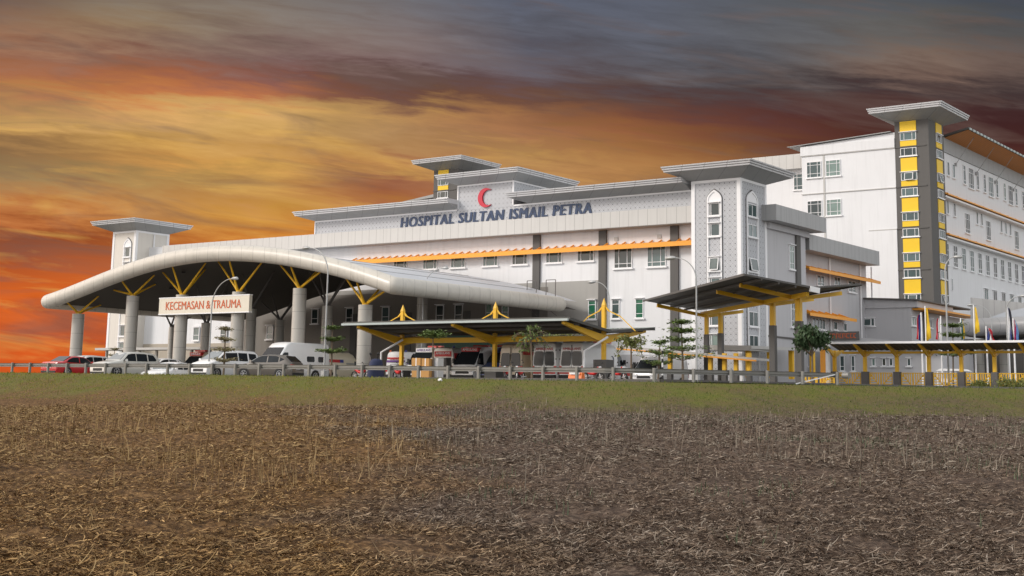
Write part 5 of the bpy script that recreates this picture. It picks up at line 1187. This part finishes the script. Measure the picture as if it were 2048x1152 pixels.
car('sedan', PR, 'red saloon car, leftmost in the row, seen from its boot', cp(147, 61.5), PI+0.10)
car('suv', PW, 'white car almost hidden behind the red saloon, only its roof showing', cp(168, 68), 0.1)
car('suv', PS, 'pearl white sport utility car with its nose to the guardrail, right of the red saloon', cp(252, 62.0), 0.0)
car('hatch', PW, 'white hatchback half hidden between the pearl white car and the third canopy column', cp(318, 68), 0.05)
car('sedan', PW, 'low white car nosing out from under the guardrail rail beside the third column', (cp(343, 60.5)[0], 60.5, -0.42), 0.25)
car('mpv', PW, 'white people carrier with long dark side windows, facing the viewer', cp(450, 62.8), 0.0)
car('hatch', PG, 'dark charcoal hatchback seen from its side with a red tail lamp', cp(538, 62.0), -PI/2+0.28)
van(PW, 'white high-roofed minibus with two square side windows behind the charcoal car', cp(578, 68.5), 0.0, H_=2.6, L_=6.2, rear='doors', cat='minibus', name='minibus', group=None, side_glass=((.62, .74, 1.3, 1.68), (.80, .91, 1.3, 1.68)), lights=False)
van(PBG, 'cream ambulance with a red and blue band, facing away, right of the white minibus', cp(674, 77), PI, H_=2.2, L_=5.2, rear='hatch', markings=mk_cream, side_glass=(), lights=False)
van(PBG, 'cream vehicle with a blue and red roof edge, seen between the third and fourth columns', cp(412, 79), 0.0, H_=2.4, L_=5.4, rear='hatch', markings=mk_front(redv))
# ambulances under and beside the shelter: near end at Y about 72
def near(px, Yn, L_): return (float(onY(px, 735, Yn)[0]), Yn+L_/2, 0.02)
van(PW, 'white ambulance with purple and red bands on its back door, leftmost under the shelter', near(791, 74, 5.2), PI, H_=2.15, L_=5.2, rear=None, markings=mk_purple)
van(PW, 'white ambulance with a pale windscreen behind the stacked cardboard boxes', near(832, 72.5, 5.4), 0.0, H_=2.4, L_=5.4, front='hiace', markings=mk_front(purp))
van(PS, 'ambulance with a wide red band above its rear window, right of the cardboard boxes', near(885, 72.5, 5.4), PI, H_=2.35, L_=5.4, rear='hatch', markings=mk_redband)
van(PW, 'white ambulance facing the viewer with red lettering above its windscreen', near(924, 72, 5.4), 0.0, H_=2.4, L_=5.4, front='hiace', markings=mk_front(redv))
van(PBL, 'dark blue ambulance with a red upper band beside the middle shelter post', near(975, 72.5, 5.2), 0.0, H_=2.4, L_=5.2, rear='hatch', markings=mk_side, side_glass=((.42, .85, 1.25, 1.7),))
van(PB, 'beige ambulance with two tall plain rear windows and no lettering', near(1021, 72, 5.8), PI, H_=2.5, rear='doors', markings=mk_beige, lights=False)
van(PW, 'white ambulance with red rear lettering, left one of the twin pair', near(1088, 72, 5.8), PI, H_=2.62, rear='doors', markings=mk_white)
van(PW, 'white ambulance with a crescent on its side and its cab showing, rightmost under the shelter', near(1143, 72, 5.8), PI, H_=2.62, rear='doors', markings=mk_white)
van(PW, 'white van partly seen behind the small palm right of the shelter', cp(1322, 88), 0.0, H_=2.2, L_=5.0, front='hiace', lights=False, cat='van', name='parked_van', group=None)

# motorcycles, boxes, barrier
def motorcycle(cm, label, loc, rz):
    t = thing('motorcycle', label, 'motorcycle', loc, rz, 'motorcycles behind the guardrail'); t.scale = (0.9, 0.9, 0.82)
    for y_ in (-0.62, 0.62):
        w = MB().tube([(0.0+0.28*0, y_+0.27*math.cos(k*PI/10), 0.29+0.27*math.sin(k*PI/10)) for k in range(21)], 0.045, 8, cap=False).build('wheel', tyre_m, t, smooth=True)
        m = MB()
        for k in range(5): m.bar((0, y_, 0.29), (0, y_+0.25*math.cos(k*2*PI/5), 0.29+0.25*math.sin(k*2*PI/5)), 0.02)
        m.build('rim', rim_m, w)
    b = MB().tube([(0, -0.50, 0.92), (0, -0.38, 0.72), (0, -0.15, 0.52), (0, 0.15, 0.55), (0, 0.45, 0.72), (0, 0.75, 0.80)], [0.10, 0.13, 0.12, 0.13, 0.12, 0.04], 10); b.build('body', cm, t, smooth=True)
    MB().tube([(0, -0.05, 0.74), (0, 0.15, 0.76), (0, 0.65, 0.84)], [0.08, 0.13, 0.07], 8).build('seat', plastic, t, smooth=True)
    f = MB(); f.tube([(0, -0.48, 0.95), (0, -0.62, 0.29)], 0.035, 6).tube([(0, 0.1, 0.4), (0, 0.62, 0.29)], 0.03, 6); f.build('frame', rim_m, t); MB().tube([(0.1, 0.0, 0.28), (0.13, 0.75, 0.32)], 0.045, 6).build('exhaust', rim_m, t)
    h = MB().tube([(-0.33, -0.38, 1.0), (-0.1, -0.47, 1.02), (0.1, -0.47, 1.02), (0.33, -0.38, 1.0)], 0.02, 6).build('handlebar', plastic, t)
    for s in (-1, 1): MB().tube([(s*0.22, -0.44, 1.0), (s*0.28, -0.46, 1.2), (s*0.36, -0.46, 1.22)], [0.012, 0.012, 0.055], 8).build('mirror', plastic, h)
    MB().tube([(0, -0.56, 0.9), (0, -0.62, 0.9)], [0.08, 0.09], 10).build('headlight', head_m, t)
    return t
mc = motorcycle(redv, 'small motorcycle with red body below the rail by the cardboard boxes', (gx(797, 61.0), 61.0, 0.02), 1.1)
copy_thing(mc, (gx(1012, 61.0), 61.0, 0.02), 0.5, 'motorcycle parked behind the rail under the beige ambulance')
copy_thing(mc, (gx(1040, 61.0), 61.0, 0.02), 0.3, 'motorcycle next to it, nearer the left twin ambulance')
copy_thing(mc, (gx(1185, 61.0), 61.0, 0.02), 1.4, 'motorcycle left of the right-hand shelter post')
copy_thing(mc, (gx(1235, 61.0), 61.0, 0.02), 1.2, 'motorcycle right of the right-hand shelter post')
copy_thing(mc, (gx(722, 61.0), 61.0, 0.02), 1.5, 'motorcycle lying low behind the rail left of the navy cover')
card = mat('cardboard', (0.50, 0.27, 0.09), 0.85, var=0.12); 
def boxx(label, px0, px1, py0, py1, Y_, m_, nm='cardboard_box', cat='box', group='stacked cardboard boxes', z0=None):
    a = onY(px0, py1, Y_); b = onY(px1, py0, Y_); t = thing(nm, label, cat, (a[0], Y_, 0), 0, group); za = a[2] if z0 is None else z0
    MB().box(a[0], b[0], Y_, Y_+0.8, za, b[2]).build('carton', m_, t); MB().box((a[0]+b[0])/2-0.03, (a[0]+b[0])/2+0.03, Y_-0.004, Y_+0.804, za+.02, b[2]+0.004).build('tape', MT['trim'], t)
    return b[2]
z_ = boxx('lower cardboard box of the stack behind the rail', 823, 858, 733, 760, 60.2, card, z0=0.03)
boxx('left upper cardboard box on the stack', 823, 841, 716, 733, 60.2, card, z0=z_+0.004)
boxx('right upper cardboard box on the stack', 843, 858, 717, 733, 60.25, card, z0=z_+0.004)
pv = MB(); q = onY(868, 740, 60.6)
pb = thing('utility_cabinet', 'pale grey upright cabinet just right of the cardboard boxes', 'cabinet', (q[0], 60.6, 0))
MB().box(q[0]-0.28, q[0]+0.28, 60.6, 61.1, 0.03, onY(868, 716, 60.6)[2]).build('housing', MT['lgrey'], pb); MB().box(q[0]-0.22, q[0]+0.22, 60.585, 60.6, 0.2, onY(868, 722, 60.6)[2]).build('door', MT['grey'], pb)
# covered motorcycle in navy
q = onY(742, 745, 58.2); t = thing('covered_motorcycle', 'motorcycle under a dark navy cover with both mirrors sticking out', 'motorcycle', (q[0], 58.2, 0))
cvm = mat('navy_cover', (0.022, 0.03, 0.075), 0.8, var=0.2, scale=4, bump=0.4, bscale=6); vs = []; n = 16
for j, (zz, w, d) in enumerate([(0.03, 0.36, 0.62), (0.35, 0.34, 0.58), (0.75, 0.33, 0.48), (1.0, 0.36, 0.36), (1.12, 0.30, 0.26), (1.17, 0.12, 0.12)]):
    for k in range(n): a = 2*PI*k/n; rr_ = 1+0.07*math.sin(5*a+j); vs.append((q[0]+w*math.cos(a)*rr_, 58.6+d*math.sin(a)*rr_, zz))
MB().add(vs, [(j*n+k, j*n+(k+1) % n, (j+1)*n+(k+1) % n, (j+1)*n+k) for j in range(5) for k in range(n)]+[tuple(5*n+k for k in range(n))]).build('cover', cvm, t, smooth='all')
for s in (-1, 1): MB().tube([(q[0]+s*0.20, 58.45, 1.1), (q[0]+s*0.27, 58.42, 1.33), (q[0]+s*0.28, 58.42, 1.45), (q[0]+s*0.28, 58.42, 1.5)], [0.02, 0.02, 0.09, 0.04], 8).build('mirror', plastic, t, smooth=True)
obm = mat('orange_plastic', (0.75, 0.16, 0.01), 0.45)
q = onY(1152, 757, 58.6); t = thing('road_barrier', 'orange plastic barrier standing behind the rail below the twin ambulances', 'barrier', (q[0], 58.6, 0))
MB().prism([(58.45, 0.03), (58.85, 0.03), (58.72, 0.62), (58.58, 0.62)], 'x', q[0]-0.4, q[0]+0.4).build('body', obm, t); MB().box(q[0]-0.3, q[0]+0.3, 58.44, 58.46, 0.35, 0.45).build('white_band', MT['trim'], t)
q = onY(1325, 735, 62); t = thing('striped_post', 'thin black and white striped post in front of the entrance door', 'post', (q[0], 62, 0))
MB().tube([(q[0], 62, 0), (q[0], 62, 1.75)], 0.045, 8).build('pole', MT['trim'], t)
for k in range(4): MB().tube([(q[0], 62, 0.2+k*0.42), (q[0], 62, 0.40+k*0.42)], 0.05, 8).build('black_band', MT['blackp'], t)
q = onY(880, 768, 54.4); zz = float(height(np.array([q[0]]), np.array([54.4]))[0])
t = MB(); pts = []
for i in range(9):
    for k in range(10):
        th = PI*i/8; ph = 2*PI*k/10; r_b = 0.09*(1+0.25*math.sin(3*ph+i)); pts.append((q[0]+r_b*1.3*math.sin(th)*math.cos(ph), 54.4+r_b*math.sin(th)*math.sin(ph), zz+0.06+r_b*0.8*math.cos(th)))
t.add(pts, [(i*10+k, i*10+(k+1) % 10, (i+1)*10+(k+1) % 10, (i+1)*10+k) for i in range(8) for k in range(10)]); tag(t.build('plastic_bag', MT['trim'], None), 'small crumpled white bag lying on the grass bank', 'bag')

# ------------------------------------------------------------------ street lamps
LAMPG = 'street lamps around the hospital yard'
def lamp(px, py, Y_, hx, hy, label, r=0.075, rise=0.30, head=0.5, m_=None):
    p = onY(px, py, Y_); h = onY(hx, hy, Y_); x_ = p[0]; Ht = h[2]; arm = h[0]-x_
    t = thing('street_lamp', label, 'street lamp', (x_, Y_, 0), 0, LAMPG); zb = Ht-max(abs(arm)*0.85, 0.9); pts = [(x_, Y_, 0), (x_, Y_, zb*0.5), (x_, Y_, zb)]; r *= 0.8; rad = [r, r*0.85, r*0.7]
    for i in range(1, 11):
        a = i/10*PI/2; pts.append((x_+arm*0.88*(1-math.cos(a)), Y_, zb+(Ht-zb)*math.sin(a))); rad.append(r*(0.7-0.03*i))
    MB().tube(pts, rad, 10).build('pole', m_ or MT['pole'], t, smooth=True)
    s = 1 if arm > 0 else -1; e = pts[-1]
    MB().tube([(e[0]-s*0.05, Y_, Ht+0.0), (e[0]+s*0.12, Y_, Ht+0.01), (e[0]+s*0.4, Y_, Ht+0.0), (e[0]+s*(0.55), Y_, Ht-0.03)], [0.05, 0.10, 0.12, 0.04], 10).build('lamp_head', m_ or MT['pole'], t, smooth=True)
    MB().box(x_-0.13, x_+0.13, Y_-0.13, Y_+0.13, 0, 0.5).build('base', MT['pole'], t)
lamp(420, 680, 61, 470, 557, 'curved steel street lamp in front of the red-lettered sign board')
lamp(652, 640, 60, 612, 496, 'tall curved lamp whose pole crosses the curved canopy edge')
lamp(846, 600, 76, 890, 536, 'curved street lamp rising behind the left part of the shelter roof', r=0.07)
lamp(1218, 640, 80, 1186, 564, 'short-armed lamp just right of the right-hand shelter mast', r=0.06)
lamp(1393, 640, 60, 1344, 516, 'street lamp in front of the lattice tower, arm pointing left', r=0.06)
lamp(1893, 620, 88, 1911, 514, 'lamp with its pole in front of the striped tower right edge', r=0.085)
lamp(2014, 660, 92, 2046, 592, 'lamp with a raised arm near the right edge of the picture', r=0.07)
lamp(1984, 670, 104, 1945, 610, 'thin grey lamp behind the flag poles, arm pointing left', r=0.06)

# ------------------------------------------------------------------ flag poles
def flag(px, ytop, yb, cols, label, w=0.5, side=1):
    Y_ = 93.0; a = onY(px, ytop, Y_); t = thing('flag_pole', label, 'flag pole', (a[0], Y_, 0), 0, 'flag poles beyond the covered walkway')
    MB().tube([(a[0], Y_, 0), (a[0], Y_, a[2])], [0.07, 0.045], 8).build('pole', MT['trim'], t, smooth=True)
    zt = a[2]-0.15; zb = onY(px, yb, Y_)[2]; H_ = zt-zb; n = 10; k = len(cols); f = None
    for c, cm in enumerate(cols):   # limp folds, each coloured cloth band hanging side by side or stacked
        vs = []; x0 = c/k; x1 = (c+1)/k
        for i in range(n+1):
            f_ = i/n
            for s_ in range(4):
                u = x0+(x1-x0)*s_/3; wv = w*(0.25+0.75*f_**0.7)*(0.9+0.15*math.sin(4*f_+c)); vs.append((a[0]+side*(0.06+u*wv), Y_+0.10*math.sin(9*u+5*f_+c*2), zt-H_*f_*(1-0.08*u)))
        fs = [(i*4+j, i*4+j+1, (i+1)*4+j+1, (i+1)*4+j) for i in range(n) for j in range(3)]
        MB().add(vs, fs).build('cloth_band' , FL[cm], t, smooth='all', fixn=False)
FL = dict(y=mat('flag_yellow', (0.80, 0.52, 0.02), 0.7), r=mat('flag_red', (0.55, 0.02, 0.04), 0.7), b=mat('flag_blue', (0.02, 0.04, 0.22), 0.7), w=mat('flag_white', (0.75, 0.75, 0.76), 0.7), c=mat('flag_cyan', (0.03, 0.28, 0.38), 0.7), l=mat('flag_light_blue', (0.15, 0.30, 0.60), 0.7), k=mat('flag_black', (0.02, 0.02, 0.03), 0.7), m=mat('flag_crimson', (0.50, 0.02, 0.12), 0.7))
flag(1842, 625, 682, 'br', 'flag pole with a limp blue and red flag, leftmost of the row', 0.42, -1)
flag(1850, 612, 682, 'y', 'flag pole with a limp plain yellow flag beside the blue and red one', 0.34)
flag(1881, 632, 682, 'wr', 'flag pole with a white and red flag in front of the yellow tower panels', 0.42, -1)
flag(1921, 636, 680, 'cy', 'flag pole with a short cyan and yellow flag beside the small tree', 0.26)
flag(1947, 610, 668, 'y', 'tall flag pole with a narrow bright yellow flag over the curved canopy edge', 0.34)
flag(1972, 652, 684, 'bwr', 'lower flag pole with a flared navy, white and red flag', 0.62)
flag(2014, 612, 684, 'wbk', 'tall flag pole with a white and navy flag near the right edge', 0.38)
flag(2026, 636, 684, 'ml', 'flag pole with a crimson and light blue flag, rightmost of the row', 0.36)

# ------------------------------------------------------------------ trees
def leaf_cloud(centers, n_per, spread, size, seed, flat=0.5):
    g = np.random.default_rng(seed); C = np.repeat(np.array(centers), n_per, 0); n = len(C)
    P = C+g.normal(size=(n, 3))*np.array(spread); s = size*(0.5+g.random(n)); th = g.random(n)*2*np.pi; tl = (g.random(n)-0.5)*2*flat*1.4
    d = np.stack([np.cos(th)*np.cos(tl), np.sin(th)*np.cos(tl), np.sin(tl)], 1); q = np.stack([-np.sin(th), np.cos(th), (g.random(n)-0.5)*1.2], 1); q /= np.linalg.norm(q, axis=1)[:, None]
    V = np.stack([P-d*s[:, None]*.5, P+q*s[:, None]*.28, P+d*s[:, None]*.5, P-q*s[:, None]*.28], 1).reshape(-1, 3)
    F = (np.arange(n)*4)[:, None]+np.arange(4)[None]; return V, F
def tree(px, base_py, top_py, Y_, R_, label, kind, seed, m_='leaf', layers=5, z0f=0.35, group='young trees planted in the yard', size=0.16, dens=16):
    rg = random.Random(seed); a = onY(px, base_py, Y_); b = onY(px, top_py, Y_); x_, H_ = a[0], b[2]
    t = thing('young_tree', label, 'tree', (x_, Y_, 0), 0, group); lean = rg.uniform(-0.15, 0.15)
    tk = MB(); tk.tube([(x_, Y_, 0), (x_+lean*.3, Y_+.02, H_*.35), (x_+lean*.7, Y_, H_*.7), (x_+lean, Y_, H_*.97)], [0.07, 0.055, 0.04, 0.012], 8); cs = []
    if kind == 'tier':
        PW_ = 0.62 if seed != 18 else 0.86
        for l_ in range(layers):
            f = z0f+(1-z0f)*l_/(layers-0.3); z_ = H_*f; rad = R_*(1-PW_*((f-z0f)/(1-z0f))**(1 if seed != 18 else 0.7))*rg.uniform(0.8, 1.1)
            nb = rg.choice((5, 6, 7)); o_ = rg.random()*6
            for k in range(nb):
                an = o_+2*PI*k/nb+rg.uniform(-.3, .3); rr_ = rad*rg.uniform(0.65, 1.08); e = (x_+lean*f+math.cos(an)*rr_, Y_+math.sin(an)*rr_, z_+rr_*0.16+rg.uniform(-.05, .08))
                tk.tube([(x_+lean*f, Y_, z_-0.05), e], [0.02, 0.008], 5)
                for i in range(5): f2 = 0.30+0.72*i/4; cs.append((x_+lean*f+(e[0]-x_-lean*f)*f2, Y_+(e[1]-Y_)*f2, z_+(e[2]-z_)*f2+0.02))
        V, F = leaf_cloud(cs, dens, (R_*0.13, R_*0.13, 0.05), size, seed, 0.35)
    elif kind == 'round':
        for k in range(70):
            an = rg.random()*2*PI; ph = math.acos(rg.uniform(-0.75, 1)); rr_ = R_*rg.uniform(0.35, 1.15)*(1+0.25*math.sin(3*an)); c = (x_+math.sin(ph)*math.cos(an)*rr_, Y_+math.sin(ph)*math.sin(an)*rr_, H_-R_*0.85+math.cos(ph)*rr_*0.75); cs.append(c)
            if k < 14: tk.tube([(x_, Y_, H_*0.5), c], [0.03, 0.008], 5)
        V, F = leaf_cloud(cs, dens, (R_*.16, R_*.16, R_*.12), size, seed, 1.0)
    else:   # palm-like fronds
        for k in range(15):
            an = 2*PI*k/15+rg.uniform(-.3, .3); el_ = rg.uniform(0.6, 2.0); pr = (x_+lean, Y_, H_*0.8); pts = []
            for i in range(7):
                f = i/6; rr_ = R_*f; pts.append((pr[0]+math.cos(an)*rr_, Y_+math.sin(an)*rr_, H_*0.8+R_*(el_*f-1.35*f*f)*1.0))
            tk.tube(pts, [0.02]*6+[0.006], 4)
            for i in range(1, 7): cs.append(pts[i])
        V, F = leaf_cloud(cs, dens, (0.10, 0.10, 0.06), size, seed, 0.9)
    tk.build('trunk', MT['bark'], t, smooth=True)
    o = mesh_np('crown', V-np.array([x_, Y_, 0]), F, MT[m_], smooth=False); o.parent = t
tree(662, 745, 640, 60.5, 0.95, 'young tiered tree with bright green flat layers beside the tall curved lamp', 'tier', 11, 'leaf', 3, z0f=0.45, dens=30)
tree(447, 745, 645, 60.5, 0.95, 'thin young tree with sparse pale leaves in front of the sign board end', 'tier', 12, 'leafp', 4, z0f=0.3, dens=9)
tree(866, 745, 664, 60.5, 0.85, 'young tree with a flat green top under the left half of the shelter', 'tier', 13, 'leaf', 2, z0f=0.88, dens=30)
tree(1064, 748, 660, 60.5, 1.0, 'broad feathery young tree between the beige and white ambulances', 'palm', 14, 'leaf', dens=4)
tree(1108, 740, 668, 77, 1.5, 'olive green young tree behind the roofs of the twin ambulances', 'palm', 15, 'leafy', dens=8)
tree(1180, 740, 664, 77, 1.5, 'yellow green young tree seen above the rightmost ambulance roof', 'palm', 16, 'leafy', dens=8)
tree(1262, 742, 675, 62, 0.72, 'small palm-like tree just right of the rightmost ambulance', 'palm', 17, 'leafy', dens=9)
tree(1366, 748, 634, 62, 1.7, 'wide layered tree with a bare leader in front of the tower left edge', 'tier', 18, 'leaf', 5, z0f=0.36, dens=13)
tree(1316, 745, 672, 66, 0.9, 'slim green young tree left of the wide layered tree', 'tier', 22, 'leaf', 3, z0f=0.4, dens=14)
tree(1624, 752, 652, 70, 0.9, 'dense dark green tree at the left end of the covered walkway', 'round', 19, 'leafd', dens=42, size=0.2)
tree(1906, 760, 640, 92, 1.35, 'loose green tree behind the walkway roof among the flag poles', 'tier', 20, 'leaf', 4, z0f=0.5, dens=22)
tree(225, 745, 690, 84, 0.9, 'pale young tree far behind the pearl white car', 'tier', 23, 'leafp', 3, z0f=0.5, dens=8)
def shrub(px0, px1, ytop, label, seed):
    a = onY(px0, 770, 83.6); b = onY(px1, ytop, 83.6); cs = []; rg = random.Random(seed)
    for k in range(60): cs.append((rg.uniform(a[0], b[0]), 83.6+rg.uniform(-.4, .3), rg.uniform(0.1, max(0.3, b[2]-0.15))))
    V, F = leaf_cloud(cs, 34, (0.14, 0.14, 0.12), 0.11, seed, 1.2); o = mesh_np('shrub', V, F, MT['leafy'], smooth=False); tag(o, label, 'shrub', 'yellow shrubs along the walkway')
shrub(1945, 1975, 762, 'yellow green shrub against the railing beside the striped kerb', 41)
shrub(1998, 2060, 756, 'taller yellow green shrub at the right edge below the walkway', 42)
# white framed stall seen through the walkway
t = thing('white_kiosk', 'white framed open stall seen through the covered walkway', 'kiosk', (-32, 96, 0)); Y_ = 96.0; a = onY(1876, 766, Y_); b = onY(1926, 742, Y_); m = MB(); zt_ = b[2]; x0, x1 = a[0], b[0]
for x_ in (x0, (x0+x1)/2, x1):
    for y_ in (Y_, Y_+1.6): MB().bar((x_, y_, 0), (x_, y_, zt_), 0.07).build('post', MT['trim'], t)
MB().prism([(x0-.1, zt_), (x1+.1, zt_), (x1-.2, zt_+0.14), (x0+.2, zt_+0.16)], 'y', Y_-0.1, Y_+1.7).build('roof', MT['trim'], t); MB().box(x0, x1-0.6, Y_+0.1, Y_+0.9, 0.7, 0.95).build('counter', MT['white'], t)
# inspection frames beyond the canopy end
t = thing('roof_ladder', 'two thin rusty metal frames standing at the end of the curved canopy edge', 'ladder', (-62, 90, 7)); 
for x_c in (-63.35, -61.5):
    q = MB(); z0_, z1_ = 6.2, 8.35; q.bar((x_c-.45, 89.3, z0_), (x_c-.45, 89.3, z1_), 0.05).bar((x_c+.45, 89.3, z0_), (x_c+.45, 89.3, z1_), 0.05).bar((x_c-.45, 89.3, z1_), (x_c+.45, 89.3, z1_), 0.05).bar((x_c-.45, 89.3, z0_), (x_c+.6, 89.3, z0_-0.7), 0.04)
    q.build('frame', MT['concrete'], t)
# low long canopy behind the cars at far left
t = thing('far_walkway', 'low flat walkway roof running behind the cars at the far left', 'walkway', (-95, 84, 0)); Y_ = 86.0; a = onY(190, 696, Y_); b = onY(450, 697, Y_)
MB().box(a[0], b[0], Y_, Y_+2, a[2]-0.22, a[2]).build('roof', MT['lgrey'], t)
for k in range(8): x_ = a[0]+0.6+(b[0]-a[0]-1.2)*k/7; MB().box(x_-0.1, x_+0.1, Y_+0.9, Y_+1.1, 0, a[2]-0.22).build('post', MT['column'], t)
